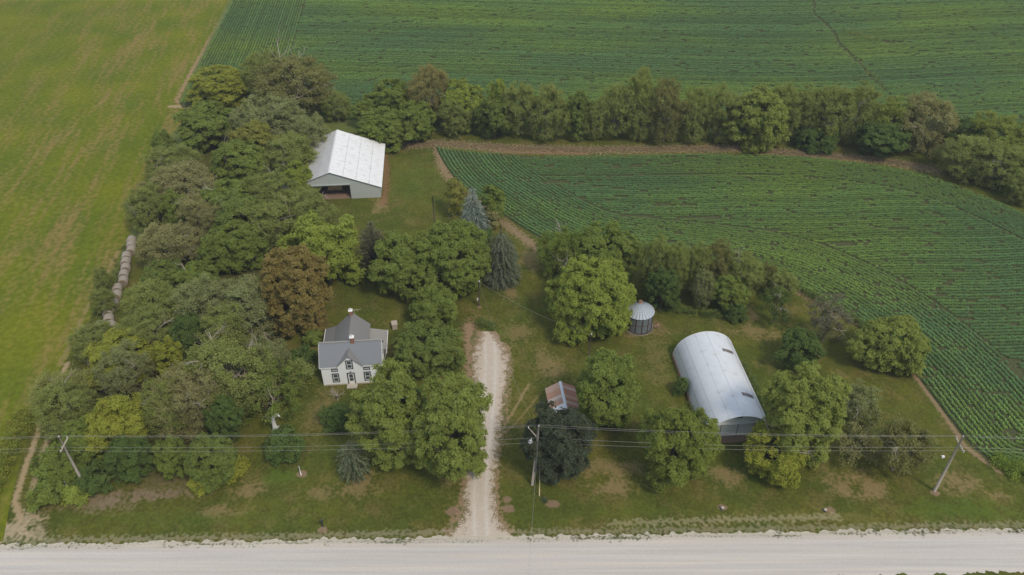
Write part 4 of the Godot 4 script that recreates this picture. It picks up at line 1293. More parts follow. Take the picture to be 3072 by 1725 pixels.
func farmhouse() -> void:
	var o := thing("farmhouse", "white two-storey farmhouse with grey shingle roofs and navy window trim", "house", Vector3(-23.1, 0, -83.7), GRID_TURN)
	var W := 4.3
	var D := 4.8
	var E := 3.7
	var P := 6.1
	var st := begin()
	gable_wall(st, -W, W, 0, E, E, 0)
	quad(st, Vector3(W, 0, -D), Vector3(W, E, -D), Vector3(-W, E, -D), Vector3(-W, 0, -D))
	for s in [-1, 1]:
		quad(st, Vector3(s * W, 0, 0), Vector3(s * W, E, 0), Vector3(s * W, E, -D), Vector3(s * W, 0, -D))
		tri(st, Vector3(s * W, E, 0), Vector3(s * W, P, -D / 2), Vector3(s * W, E, -D))
	# wall dormer
	tri(st, Vector3(-1.95, E, 0.0), Vector3(-0.2, 5.50, 0.0), Vector3(1.55, E, 0.0))
	obj("wall", st, M.white_wall, o)
	st = begin()
	box(st, Vector3(-W - 0.03, -0.1, -D - 0.03), Vector3(W + 0.03, 0.22, 0.03))
	obj("foundation", st, M.concrete, o)
	var slope := (P - E) / (D / 2)
	var oh := 0.16
	st = begin()
	# front slope, cut out round the wall dormer
	var xl := -0.2 - 1.78
	var xr := -0.2 + 1.78
	var yr := P + 0.10
	var ye := E + 0.10 - oh * slope
	var yw := E + 0.10
	var rt := -D / 2
	slab(st, Vector3(-W - oh, yr, rt), Vector3(xl, yr, rt), Vector3(xl, ye, oh), Vector3(-W - oh, ye, oh), 0.10)
	slab(st, Vector3(xr, yr, rt), Vector3(W + oh, yr, rt), Vector3(W + oh, ye, oh), Vector3(xr, ye, oh), 0.10)
	var vy := Vector3(-0.2, 5.52, -(5.52 - yw) / slope)
	for t in [[Vector3(xl, yr, rt), Vector3(xl, yw, 0), vy], [Vector3(xr, yr, rt), vy, Vector3(xr, yw, 0)], [Vector3(xl, yr, rt), vy, Vector3(xr, yr, rt)]]:
		tri(st, t[0], t[1], t[2])
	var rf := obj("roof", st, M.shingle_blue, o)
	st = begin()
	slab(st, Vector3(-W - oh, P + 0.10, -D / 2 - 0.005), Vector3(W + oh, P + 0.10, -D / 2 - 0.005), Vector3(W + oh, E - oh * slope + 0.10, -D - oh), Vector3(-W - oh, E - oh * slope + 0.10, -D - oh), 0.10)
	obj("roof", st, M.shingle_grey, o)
	st = begin()
	box(st, Vector3(-W - oh, P + 0.09, -D / 2 - 0.14), Vector3(W + oh, P + 0.145, -D / 2 + 0.14))
	obj("ridge_cap", st, M.shingle_pale, rf)
	# dormer roof
	var pk := Vector3(-0.2, 5.60, 0.2)
	var back := Vector3(-0.2, 5.60, -1.97)
	for s in [-1.0, 1.0]:
		st = begin()
		var low := Vector3(-0.2 + s * 1.95, 3.58, 0.2)
		var lowb := Vector3(-0.2 + s * 1.95, 3.58, 0.12)
		slab(st, pk, back, lowb, low, 0.07)
		obj("dormer_roof", st, M.shingle_grey, o)
	# fascia boards
	st = begin()
	box(st, Vector3(-W - oh, E - oh * slope - 0.06, oh + 0.003), Vector3(-2.0, E - oh * slope + 0.09, oh + 0.04))
	obj("fascia", st, M.trim, o)
	st = begin()
	box(st, Vector3(1.6, E - oh * slope - 0.06, oh + 0.003), Vector3(W + oh, E - oh * slope + 0.09, oh + 0.04))
	obj("fascia", st, M.trim, o)
	for s in [-1.0, 1.0]:
		st = begin()
		var x: float = s * (W + oh + 0.02)
		slab(st, Vector3(x - 0.02, P + 0.09, -D / 2), Vector3(x + 0.02, P + 0.09, -D / 2), Vector3(x + 0.02, E - oh * slope + 0.09, oh), Vector3(x - 0.02, E - oh * slope + 0.09, oh), 0.2)
		obj("bargeboard", st, M.trim, o)
	window(o, -2.4, 0.6, 2.33, 1.0, 0.0, 2)
	window(o, 2.15, 0.6, 2.33, 1.0, 0.0, 2)
	window(o, -2.4, 2.72, 3.28, 0.92, 0.0, 1)
	window(o, 2.17, 2.72, 3.28, 0.92, 0.0, 1)
	window(o, -0.2, 3.05, 4.70, 1.0, 0.0, 2)
	window(o, -0.2, 0.12, 2.3, 1.12, 0.0, 2, true)
	st = begin()
	box(st, Vector3(-0.32, 2.44, 0.004), Vector3(-0.1, 2.54, 0.1))
	obj("porch_lamp", st, M.navy, o)
	st = begin()
	box(st, Vector3(-0.95, 0, 0.03), Vector3(0.55, 0.16, 0.95))
	obj("doorstep", st, M.concrete, o)
	# gable end door and steps
	st = begin()
	box(st, Vector3(W + 0.004, 0.3, -3.6), Vector3(W + 0.06, 2.3, -2.7))
	obj("side_door", st, M.trim, o)
	st = begin()
	box(st, Vector3(W + 0.05, 0, -3.8), Vector3(W + 1.1, 0.28, -2.5))
	obj("side_step", st, M.concrete, o)
	# rear wing and its two lean-tos
	var rx := -0.4
	var hw := 2.45
	var rp := 5.5
	var re := 3.05
	st = begin()
	quad(st, Vector3(rx - hw + 0.2, 0, -9.7), Vector3(rx - hw + 0.2, re, -9.7), Vector3(rx + hw - 0.2, re, -9.7), Vector3(rx + hw - 0.2, 0, -9.7))
	tri(st, Vector3(rx - hw + 0.2, re, -9.7), Vector3(rx, rp - 0.2, -9.7), Vector3(rx + hw - 0.2, re, -9.7))
	for s in [-1, 1]:
		quad(st, Vector3(rx + s * (hw - 0.2), 0, -D), Vector3(rx + s * (hw - 0.2), re, -D), Vector3(rx + s * (hw - 0.2), re, -9.7), Vector3(rx + s * (hw - 0.2), 0, -9.7))
	quad(st, Vector3(-4.3, 0, -D), Vector3(-4.3, 2.3, -D), Vector3(-4.3, 2.3, -9.9), Vector3(-4.3, 0, -9.9))
	quad(st, Vector3(-4.3, 0, -9.9), Vector3(-4.3, 2.3, -9.9), Vector3(-2.65, 2.9, -9.9), Vector3(-2.65, 0, -9.9))
	quad(st, Vector3(4.4, 0, -D), Vector3(4.4, 2.1, -D), Vector3(4.4, 2.1, -9.1), Vector3(4.4, 0, -9.1))
	quad(st, Vector3(1.9, 0, -9.1), Vector3(1.9, 2.65, -9.1), Vector3(4.4, 2.1, -9.1), Vector3(4.4, 0, -9.1))
	obj("rear_wing_wall", st, M.white_wall, o)
	for s in [-1.0, 1.0]:
		st = begin()
		slab(st, Vector3(rx, rp, -2.9), Vector3(rx, rp, -9.95), Vector3(rx + s * (hw + 0.15), re - 0.1, -9.95), Vector3(rx + s * (hw + 0.15), re - 0.1, -2.9), 0.1)
		obj("rear_wing_roof", st, M.shingle_grey, o)
	st = begin()
	slab(st, Vector3(-2.8, 2.92, -4.9), Vector3(-2.8, 2.92, -10.1), Vector3(-4.7, 2.3, -10.1), Vector3(-4.7, 2.3, -4.9), 0.1)
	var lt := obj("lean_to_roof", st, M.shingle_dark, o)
	st = begin()
	box(st, Vector3(-4.78, 2.16, -10.1), Vector3(-4.705, 2.32, -4.9))
	obj("gutter", st, M.trim, lt)
	st = begin()
	box(st, Vector3(-2.86, 2.9, -9.95), Vector3(-2.78, 2.99, -4.95))
	obj("flashing", st, M.rust_strip, lt)
	st = begin()
	slab(st, Vector3(2.0, 2.68, -4.9), Vector3(2.0, 2.68, -9.3), Vector3(4.75, 2.08, -9.3), Vector3(4.75, 2.08, -4.9), 0.1)
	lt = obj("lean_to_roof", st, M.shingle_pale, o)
	st = begin()
	box(st, Vector3(4.755, 1.94, -9.3), Vector3(4.83, 2.1, -4.0))
	obj("gutter", st, M.trim, lt)
	chimney(o, Vector3(0.35, P + 0.1, -D / 2), 0.75, 0.52)
	chimney(o, Vector3(rx - 0.05, rp, -9.5), 0.65, 0.5)
	# television aerial at the rear ridge
	st = begin()
	tube(st, [Vector3(0.1, rp - 0.3, -9.6), Vector3(0.1, rp + 1.0, -9.6)], [0.025, 0.02], 5)
	tube(st, [Vector3(-0.85, rp + 0.55, -9.55), Vector3(1.15, rp + 0.72, -9.65)], [0.03, 0.03], 5)
	tube(st, [Vector3(0.55, rp + 0.3, -9.6), Vector3(0.55, rp + 1.25, -9.6)], [0.02, 0.02], 4)
	obj("aerial", st, M.aerial, o)

func barn() -> void:
	var o := thing("barn", "large metal barn with a white low-pitched roof and open doorway", "barn", Vector3(-35.25, 0, -135.5), GRID_TURN)
	var W := 9.3
	var L := 17.8
	var E := 2.5
	var P := 6.05
	var st := begin()
	# front with the doorway from -4.4 to 3.5
	var d0 := -4.4
	var d1 := 3.5
	var dh := 3.2
	var at := func(x: float) -> float: return P - (P - E) * absf(x) / W
	quad(st, Vector3(-W, 0, 0), Vector3(-W, E, 0), Vector3(d0, at.call(d0), 0), Vector3(d0, 0, 0))
	quad(st, Vector3(d1, 0, 0), Vector3(d1, at.call(d1), 0), Vector3(W, E, 0), Vector3(W, 0, 0))
	quad(st, Vector3(d0, dh, 0), Vector3(d0, at.call(d0), 0), Vector3(0, P, 0), Vector3(0, dh, 0))
	quad(st, Vector3(0, dh, 0), Vector3(0, P, 0), Vector3(d1, at.call(d1), 0), Vector3(d1, dh, 0))
	obj("front_wall", st, M.barn_wall, o)
	st = begin()
	for s in [-1, 1]:
		quad(st, Vector3(s * W, 0, 0), Vector3(s * W, E, 0), Vector3(s * W, E, -L), Vector3(s * W, 0, -L))
	gable_wall(st, -W, W, -L, E, P, 0)
	obj("wall", st, M.barn_wall, o)
	st = begin()
	box(st, Vector3(-W + 0.1, 0.012, -L + 0.1), Vector3(W - 0.1, 0.03, -0.1))
	obj("dirt_floor", st, M.dirt_floor, o)
	# roof: four rows of sheets on each slope
	for s in [-1.0, 1.0]:
		for k in 4:
			var f0 := k / 4.0
			var f1 := (k + 1) / 4.0
			var ov := 0.4
			var a := Vector3(s * (W + ov) * f0, P + 0.08 - (P - E) * (W + ov) / W * f0 + 0.012 * (3 - k), 0.3)
			var b := Vector3(s * ((W + ov) * f1 - 0.03), P + 0.08 - (P - E) * (W + ov) / W * f1 + 0.012 * (3 - k), 0.3)
			st = begin()
			slab(st, a, a + Vector3(0, 0, -L - 0.6), b + Vector3(0, 0, -L - 0.6), b, 0.03)
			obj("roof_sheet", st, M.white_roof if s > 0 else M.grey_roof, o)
	st = begin()
	for s in [-1.0, 1.0]:
		slab(st, Vector3(0, P + 0.15, 0.33), Vector3(0, P + 0.15, -L - 0.33), Vector3(s * 0.32, P + 0.04, -L - 0.33), Vector3(s * 0.32, P + 0.04, 0.33), 0.02)
	obj("ridge_cap", st, M.white_roof, o)
	st = begin()
	box(st, Vector3(d0 - 0.2, dh - 0.02, 0.01), Vector3(d1 + 0.1, dh + 0.16, 0.16))
	obj("door_track", st, M.galvanised, o)
	st = begin()
	box(st, Vector3(d1, 0, -0.12), Vector3(d1 + 0.12, dh, 0.03))
	obj("door_post", st, M.galvanised, o)
	st = begin()
	box(st, Vector3(d0 - 0.12, 0, -0.12), Vector3(d0, dh, 0.03))
	obj("door_post", st, M.galvanised, o)
	# hay wagon just inside
	var wg := thing("hay_wagon", "flat wagon loaded with tan square hay bales inside the barn doorway", "wagon", o.transform * Vector3(0.2, 0, -4.2), GRID_TURN)
	st = begin()
	box(st, Vector3(-1.7, 0.75, -2.2), Vector3(1.7, 0.88, 2.2))
	obj("deck", st, M.old_wood, wg)
	for r in 4:
		for c in 3:
			for d in 4:
				st = begin()
				box(st, Vector3(-1.38 + c * 0.92, 0.882 + r * 0.47, -2.0 + d * 1.0), Vector3(-0.48 + c * 0.92, 1.34 + r * 0.47, -1.03 + d * 1.0))
				obj("hay_bale", st, M.straw if (r + c + d) % 2 else M.straw2, wg)
	for sx in [-1.2, 1.2]:
		for sz in [-1.5, 1.5]:
			st = begin()
			tube(st, [Vector3(sx - 0.12, 0.38, sz), Vector3(sx + 0.12, 0.38, sz)], [0.38, 0.38], 14)
			obj("wheel", st, M.rubber, wg)
			st = begin()
			tube(st, [Vector3(sx, 0.38, sz), Vector3(sx, 0.76, sz)], [0.06, 0.06], 5)
			obj("strut", st, M.dark_metal, wg)

func arch(t: float, W: float, Hh: float) -> Vector2:
	# slightly pointed arch, t from 0 (foot) over 0.5 (crest) to 1
	var a := PI * t
	var x := -cos(a) * W
	var y := pow(sin(a), 0.86) * (Hh - 0.22) + 0.22 * (1.0 - absf(2.0 * t - 1.0))
	return Vector2(x, y)

func round_shed() -> void:
	var o := thing("round_roof_shed", "galvanised round-roofed shed with two brown skylight strips", "shed", Vector3(30.5, 0, -73.3), GRID_TURN)
	var W := 4.6
	var Hh := 4.55
	var L := 16.9
	var bands := 8
	for b in bands:
		var st := begin()
		st.set_smooth_group(0)
		var n := 5
		for k in n:
			var t0 := (b + float(k) / n) / bands
			var t1 := (b + float(k + 1) / n) / bands
			if k == 0: t0 += 0.0012
			var lift := 1.0 + (0.006 if b % 2 == 0 else 0.0)
			var p := arch(t0, W, Hh) * lift
			var q := arch(t1, W, Hh) * lift
			for v in [Vector3(p.x, p.y, 0.25), Vector3(p.x, p.y, -L), Vector3(q.x, q.y, -L), Vector3(p.x, p.y, 0.25), Vector3(q.x, q.y, -L), Vector3(q.x, q.y, 0.25)]:
				st.add_vertex(v)
		obj("roof_panel", st, M.galvanised_roof, o)
	# rims of the two ends
	for z in [0.27, -L - 0.02]:
		var st := begin()
		var pts := []
		var rad := []
		for k in 25:
			var p := arch(k / 24.0, W, Hh)
			pts.append(Vector3(p.x, p.y, z))
			rad.append(0.05)
		tube(st, pts, rad, 5)
		obj("end_rim", st, M.trim_metal, o)
	for z in [-0.45, -L + 0.3]:
		var st := begin()
		for k in 24:
			var p := arch(k / 24.0, W - 0.03, Hh - 0.03)
			var q := arch((k + 1) / 24.0, W - 0.03, Hh - 0.03)
			quad(st, Vector3(p.x, 0, z), Vector3(p.x, p.y, z), Vector3(q.x, q.y, z), Vector3(q.x, 0, z))
		obj("end_wall", st, M.shed_front, o)
	var st := begin()
	box(st, Vector3(-4.7, 2.62, -0.44), Vector3(4.7, 2.78, -0.10))
	var tr := obj("door_track", st, M.trim_metal, o)
	for x in [-2.35, 0.0, 2.3]:
		st = begin()
		box(st, Vector3(x - 0.035, 0.1, -0.44), Vector3(x + 0.035, 2.62, -0.40))
		obj("door_seam", st, M.dark_metal, tr)
	st = begin()
	box(st, Vector3(-0.55, 3.45, -0.444), Vector3(0.35, 3.85, -0.40))
	obj("gable_vent", st, M.dark_metal, o)
	# ridge seam
	st = begin()
	box(st, Vector3(-0.06, Hh + 0.005, -L), Vector3(0.06, Hh + 0.045, 0.25))
	obj("ridge_seam", st, M.trim_metal, o)
	# skylight strips on the slope facing away from the drive
	for z in [-3.6, -12.6]:
		for k in 4:
			st = begin()
			var t0 := 0.585 + k * 0.034
			var t1 := t0 + 0.030
			var p := arch(t0, W, Hh) * 1.012
			var q := arch(t1, W, Hh) * 1.012
			slab(st, Vector3(p.x, p.y, z), Vector3(p.x, p.y, z - 0.62), Vector3(q.x, q.y, z - 0.62), Vector3(q.x, q.y, z), 0.02)
			obj("skylight_pane", st, M.skylight, o)
	st = begin()
	box(st, Vector3(-W - 0.12, -0.05, -L), Vector3(-W + 0.02, 0.42, -0.4))
	obj("sill_beam", st, M.rust_strip, o)
	st = begin()
	box(st, Vector3(-W, 0.0, -0.4), Vector3(W, 0.06, 0.7))
	obj("threshold", st, M.dirt_floor, o)

func grain_bin() -> void:
	var o := thing("grain_bin", "round dark metal grain bin with a ribbed conical roof", "grain bin", Vector3(20.0, 0, -96.9))
	var r := 2.22
	var h := 3.15
	var st := begin()
	tube(st, [Vector3(0, -0.1, 0), Vector3(0, 0.14, 0)], [r + 0.28, r + 0.28], 32)
	obj("slab", st, M.concrete, o)
	for t in 2:
		st = begin()
		st.set_smooth_group(0)
		for k in 40:
			var a := TAU * k / 40
			var b := TAU * (k + 1) / 40
			var y0 := 0.14 + t * (h - 0.14) / 2 + 0.01
			var y1 := 0.14 + (t + 1) * (h - 0.14) / 2
			var u := Vector3(cos(a) * r, 0, sin(a) * r)
			var w := Vector3(cos(b) * r, 0, sin(b) * r)
			for v in [u + Vector3(0, y0, 0), u + Vector3(0, y1, 0), w + Vector3(0, y1, 0), u + Vector3(0, y0, 0), w + Vector3(0, y1, 0), w + Vector3(0, y0, 0)]:
				st.add_vertex(v)
		obj("wall_ring", st, M.bin_wall, o)
	for y in [0.2, 0.14 + (h - 0.14) / 2, h - 0.05]:
		st = begin()
		var pts := []
		var rad := []
		for k in 41:
			pts.append(Vector3(cos(TAU * k / 40) * (r + 0.02), y, sin(TAU * k / 40) * (r + 0.02)))
			rad.append(0.035)
		tube(st, pts, rad, 4)
		obj("hoop", st, M.rust_dark, o)
	for k in 14:
		st = begin()
		var a := TAU * (k + 0.3) / 14
		box(st, Vector3(-0.06, 0.14, r), Vector3(0.06, h, r + 0.06), Transform3D(Basis(Vector3.UP, a), Vector3.ZERO))
		obj("stiffener", st, M.rust_dark, o)
	# roof sectors with standing seams
	var n := 26
	for k in n:
		var a := TAU * k / n
		var b := TAU * (k + 1) / n
		var m := (a + b) / 2
		st = begin()
		var e := r + 0.16
		var top := Vector3(0, 4.78, 0)
		var i0 := top + Vector3(cos(a) * 0.3, 0, sin(a) * 0.3)
		var i1 := top + Vector3(cos(b) * 0.3, 0, sin(b) * 0.3)
		var o0 := Vector3(cos(a) * e, h, sin(a) * e)
		var o1 := Vector3(cos(b) * e, h, sin(b) * e)
		var im := top + Vector3(cos(m) * 0.3, -0.02, sin(m) * 0.3)
		var om := Vector3(cos(m) * e, h - 0.03, sin(m) * e)
		quad(st, o0, i0, im, om)
		quad(st, om, im, i1, o1)
		var p := obj("roof_panel", st, M.bin_roof, o)
		st = begin()
		tube(st, [o0 + Vector3(0, 0.02, 0), i0 + Vector3(0, 0.02, 0)], [0.032, 0.022], 4)
		obj("seam", st, M.bin_seam, p)
	st = begin()
	tube(st, [Vector3(0, 4.72, 0), Vector3(0, 4.95, 0), Vector3(0, 5.02, 0)], [0.36, 0.36, 0.28], 14)
	obj("cap", st, M.rust_strip, o)
	var p2 := thing("scrap_pile", "small rusty scrap heap beside the grain bin", "scrap", Vector3(22.95, 0, -96.6))
	for k in 6:
		st = begin()
		box(st, Vector3(-0.25, 0, -0.12), Vector3(0.3, 0.12 + 0.05 * k, 0.1), Transform3D(Basis(Vector3.UP, k * 1.3), Vector3(0.12 * (k - 3), -0.02, 0.1 * ((k * 7) % 5 - 2))))
		obj("rusty_piece", st, M.rust_strip if k % 2 else M.old_wood, p2)

func tin_shed() -> void:
	var o := thing("tin_roof_shed", "small dark board shed with a rust-streaked tin roof", "shed", Vector3(7.35, 0, -75.9), 6.5)
	var W := 1.9
	var L := 4.8
	var E := 2.15
	var P := 3.2
	var n := 9
	for s in [-1.0, 1.0]:
		for k in int(L / 0.3):
			var z := -k * 0.3
			var st := begin()
			var g := 0.006 * (k % 3)
			box(st, Vector3(s * W - 0.02 - g, 0, z - 0.29), Vector3(s * W + 0.02 + g, E, z))
			obj("board", st, M.board_a if (k * 5) % 3 else M.board_b, o)
	for z in [0.0, -L]:
		for k in 13:
			var x0 := -W + k * (2 * W / 13)
			var x1 := x0 + 2 * W / 13 - 0.012
			var y0 := P - (P - E) * absf(x0) / W - 0.02
			var y1 := P - (P - E) * absf(x1) / W - 0.02
			var st := begin()
			quad(st, Vector3(x0, 0, z), Vector3(x0, y0, z), Vector3(x1, y1, z), Vector3(x1, 0, z))
			quad(st, Vector3(x1, 0, z - 0.03), Vector3(x1, y1, z - 0.03), Vector3(x0, y0, z - 0.03), Vector3(x0, 0, z - 0.03))
			obj("board", st, M.board_b if (k * 7) % 3 else M.board_a, o)
	var kinds := ["tin", "tin", "rust1", "rust2", "tin_warm", "rust1", "rust1", "rust2", "rust2"]
	var kinds2 := ["rust3", "rust3", "rust2", "rust3", "rust1", "rust3", "rust3", "rust2", "rust3"]
	for s in [-1.0, 1.0]:
		for k in n:
			var z0 := 0.25 - k * (L + 0.5) / n
			var z1 := z0 - (L + 0.5) / n + 0.01
			var ov := 0.22
			var y := 0.008 * (k % 2)
			var st := begin()
			slab(st, Vector3(0, P + 0.05 + y, z0), Vector3(0, P + 0.05 + y, z1), Vector3(s * (W + ov), E + 0.05 + y - ov * (P - E) / W, z1), Vector3(s * (W + ov), E + 0.05 + y - ov * (P - E) / W, z0), 0.02)
			obj("tin_sheet", st, M[kinds[k] if s < 0 else kinds2[k]], o)
	var st := begin()
	for s in [-1.0, 1.0]:
		slab(st, Vector3(0, P + 0.11, 0.27), Vector3(0, P + 0.11, -L - 0.27), Vector3(s * 0.2, P + 0.01, -L - 0.27), Vector3(s * 0.2, P + 0.01, 0.27), 0.015)
	obj("ridge_cap", st, M.tin, o)

# ------------------------------------------------------------------ poles and wires
func pole(label: String, at: Vector3, top: Vector3, arm: float, armlen: float) -> Node3D:
	var o := thing("power_pole", label, "power pole", at)
	var t := top - at
	var st := begin()
	tube(st, [-t * 0.04, t * 0.5, t], [0.19, 0.16, 0.12], 10)
	obj("shaft", st, M.pole_wood, o)
	if armlen > 0.1:
		st = begin()
		var c := t * 0.855
		box(st, Vector3(-0.06, -0.07, -armlen), Vector3(0.06, 0.07, armlen), Transform3D(Basis(Vector3.UP, deg_to_rad(arm)), c + Vector3(0.14, 0, 0)))
		var a := obj("crossarm", st, M.pole_wood_pale, o)
		for s in [-0.95, 0.5, 0.95]:
			st = begin()
			var q: Vector3 = c + Vector3(0.14, 0, 0) + Basis(Vector3.UP, deg_to_rad(arm)) * Vector3(0, 0.07, armlen * s)
			tube(st, [q, q + Vector3(0, 0.08, 0), q + Vector3(0, 0.22, 0)], [0.04, 0.08, 0.05], 8)
			obj("insulator", st, M.porcelain, a)
	var it := begin()
	tube(it, [t, t + Vector3(0, 0.1, 0), t + Vector3(0, 0.2, 0)], [0.05, 0.08, 0.05], 8)
	obj("insulator", it, M.porcelain, o)
	return o

func wire(called: String, a: Vector3, b: Vector3, sag: float, r: float, label: String, group := "") -> void:
	var st := begin()
	var pts := []
	var rad := []
	for k in 17:
		var f := k / 16.0
		pts.append(a.lerp(b, f) + Vector3(0, -4.0 * sag * f * (1 - f), 0))
		rad.append(r)
	tube(st, pts, rad, 4)
	var o := obj(called, st, M.wire, self)
	tag(o, label, "power line", group)

func poles() -> void:
	var p1 := pole("grey power pole with crossarm standing in the woodlot bushes", Vector3(-54.1, 0, -64.7), Vector3(-54.3, 9.75, -64.8), 4.0, 1.15)
	var p2 := pole("power pole carrying a transformer beside the dark maple", Vector3(2.6, 0, -65.4), Vector3(3.2, 10.95, -65.4), 0, 0)
	var p3 := pole("grey power pole with crossarm at the soybean corner", Vector3(53.6, 0, -64.4), Vector3(53.8, 10.1, -64.5), -3.0, 1.15)
	var st := begin()
	# brace arm, transformer and neutral bracket on the middle pole
	tube(st, [Vector3(0.5, 8.85, 0), Vector3(-0.6, 10.25, -0.35)], [0.06, 0.05], 6)
	obj("bracket_arm", st, M.pole_wood_pale, p2)
	st = begin()
	tube(st, [Vector3(-0.62, 10.25, -0.36), Vector3(-0.62, 10.47, -0.36)], [0.08, 0.05], 8)
	obj("insulator", st, M.porcelain, p2)
	st = begin()
	tube(st, [Vector3(-0.36, 7.5, 0.1), Vector3(-0.36, 7.55, 0.1), Vector3(-0.36, 8.35, 0.1), Vector3(-0.36, 8.48, 0.1)], [0.22, 0.32, 0.32, 0.2], 16)
	var tf := obj("transformer", st, M.transformer, p2)
	st = begin()
	tube(st, [Vector3(-0.3, 8.45, 0.05), Vector3(-0.22, 8.85, 0.0)], [0.09, 0.05], 8)
	obj("bushing", st, M.porcelain, tf)
	var gw := thing("guy_wire", "pole guy wire with a yellow marker sleeve at its foot", "guy wire", Vector3(3.45, 0, -63.6))
	st = begin()
	tube(st, [Vector3(0, 0, 0), Vector3(0.0, 8.5, -1.75)], [0.014, 0.014], 4)
	obj("cable", st, M.wire, gw)
	st = begin()
	tube(st, [Vector3(0, 0.05, 0.0), Vector3(0, 2.5, -0.52)], [0.055, 0.055], 7)
	obj("marker_sleeve", st, M.guy_yellow, gw)
	st = begin()
	tube(st, [Vector3(0, 5.0, -1.03), Vector3(0, 5.3, -1.09)], [0.07, 0.07], 7)
	obj("strain_insulator", st, M.porcelain, gw)
	var tops := [[Vector3(-54.3, 9.95, -64.8), Vector3(3.2, 11.15, -65.4), Vector3(53.8, 10.3, -64.5)],
		[Vector3(-54.1, 8.55, -65.9), Vector3(2.6, 10.5, -65.75), Vector3(53.85, 8.9, -65.6)],
		[Vector3(-54.1, 8.55, -64.2), Vector3(3.15, 9.0, -65.3), Vector3(53.85, 8.9, -63.9)],
		[Vector3(-54.1, 8.55, -63.7), Vector3(3.3, 8.2, -65.25), Vector3(53.85, 8.9, -63.4)]]
	for w in 4:
		var names := ["top", "second", "third", "lowest"]
		var l: String = "%s wire of the power line along the road" % names[w]
		wire("power_line", tops[w][0] + Vector3(-52, -0.5, 0.6), tops[w][0], 0.5, 0.013, l, "%s wire spans" % names[w])
		wire("power_line", tops[w][0], tops[w][1], 0.7, 0.013, l, "%s wire spans" % names[w])
		wire("power_line", tops[w][1], tops[w][2], 0.6, 0.013, l, "%s wire spans" % names[w])
		wire("power_line", tops[w][2], tops[w][2] + Vector3(50, -0.6, 0.4), 0.5, 0.013, l, "%s wire spans" % names[w])
	# yard poles
	for y in [[Vector3(-5.4, 0, -101.9), Vector3(-5.35, 5.2, -101.9), "dark yard pole with a meter box under the green maples"], [Vector3(-14.7, 0, -127.4), Vector3(-14.75, 5.6, -127.4), "bare dark pole on the lawn before the barn"], [Vector3(11.7, 0, -89.6), Vector3(11.7, 4.6, -89.7), "short dark pole with a yard lamp by the largest maple"]]:
		var o := thing("yard_pole", y[2], "pole", y[0])
		st = begin()
		tube(st, [Vector3(0, -0.3, 0), y[1] - y[0]], [0.13, 0.09], 8)
		obj("shaft", st, M.creosote, o)
		if y[2].contains("meter"):
			st = begin()
			box(st, Vector3(-0.32, 1.25, -0.12), Vector3(-0.1, 1.6, 0.12))
			obj("meter_box", st, M.porcelain, o)
		if not y[2].contains("bare"):
			st = begin()
			var tp: Vector3 = y[1] - y[0]
			tube(st, [tp + Vector3(0, -0.1, 0), tp + Vector3(0.1, 0.12, 0.25), tp + Vector3(0.1, 0.0, 0.4)], [0.05, 0.12, 0.14], 8)
			obj("lamp_head", st, M.porcelain, o)
	wire("service_wire", Vector3(3.2, 9.6, -65.4), Vector3(-5.35, 5.1, -101.9), 1.6, 0.012, "sagging service wire from transformer pole to the yard pole")
	wire("service_wire", Vector3(-5.35, 5.0, -101.9), Vector3(11.7, 4.4, -89.7), 0.9, 0.012, "service wire crossing the lawn between two yard poles")
	wire("service_wire", Vector3(3.2, 10.2, -65.4), Vector3(0.4, 10.0, -30.0), 0.5, 0.012, "thin wire crossing over the gravel road")

# ------------------------------------------------------------------ small things
const BALES := [Vector2(-69.1, -119.9), Vector2(-68.6, -118.4), Vector2(-68.0, -116.8), Vector2(-68.1, -114.9), Vector2(-67.6, -113.2), Vector2(-66.9, -111.4), Vector2(-66.5, -109.5), Vector2(-65.9, -107.7), Vector2(-66.1, -105.6), Vector2(-65.5, -103.8), Vector2(-65.1, -101.5), Vector2(-65.0, -99.3), Vector2(-64.3, -97.6), Vector2(-64.9, -95.8), Vector2(-63.3, -95.9), Vector2(-63.6, -93.8), Vector2(-63.5, -90.2), Vector2(-62.8, -88.0)]

func bale() -> Node3D:
	var o := thing("round_bale", "weathered grey round hay bale in the row along the woodlot", "hay bale", Vector3.ZERO, 0, "round bales along the woodlot")
	var rng := RandomNumberGenerator.new()
	rng.seed = 6
	var st := begin()
	st.set_smooth_group(0)
	var rings := []
	var prof := [[-0.70, 0.70], [-0.66, 0.79], [-0.45, 0.82], [-0.15, 0.80], [0.15, 0.82], [0.45, 0.80], [0.66, 0.79], [0.70, 0.70]]
	for p in prof:
		var ring := []
		for k in 20:
			var a := TAU * k / 20
			var q := Vector3(cos(a) * p[1], sin(a) * p[1], p[0]) * (1.0 + rng.randf_range(-0.012, 0.012))
			q.y = maxf(q.y, -0.70) + 0.70
			ring.append(q)
		rings.append(ring)
	for i in rings.size() - 1:
		for k in 20:
			var k2 := (k + 1) % 20
			for v in [rings[i][k], rings[i + 1][k], rings[i + 1][k2], rings[i][k], rings[i + 1][k2], rings[i][k2]]:
				st.add_vertex(v)
	obj("body", st, M.bale, o)
	for e in [0, rings.size() - 1]:
		st = begin()
		for k in range(1, 19):
			for v in [rings[e][0], rings[e][k], rings[e][k + 1]]:
				st.add_vertex(v)
		obj("end_face", st, M.bale_end, o)
	return o

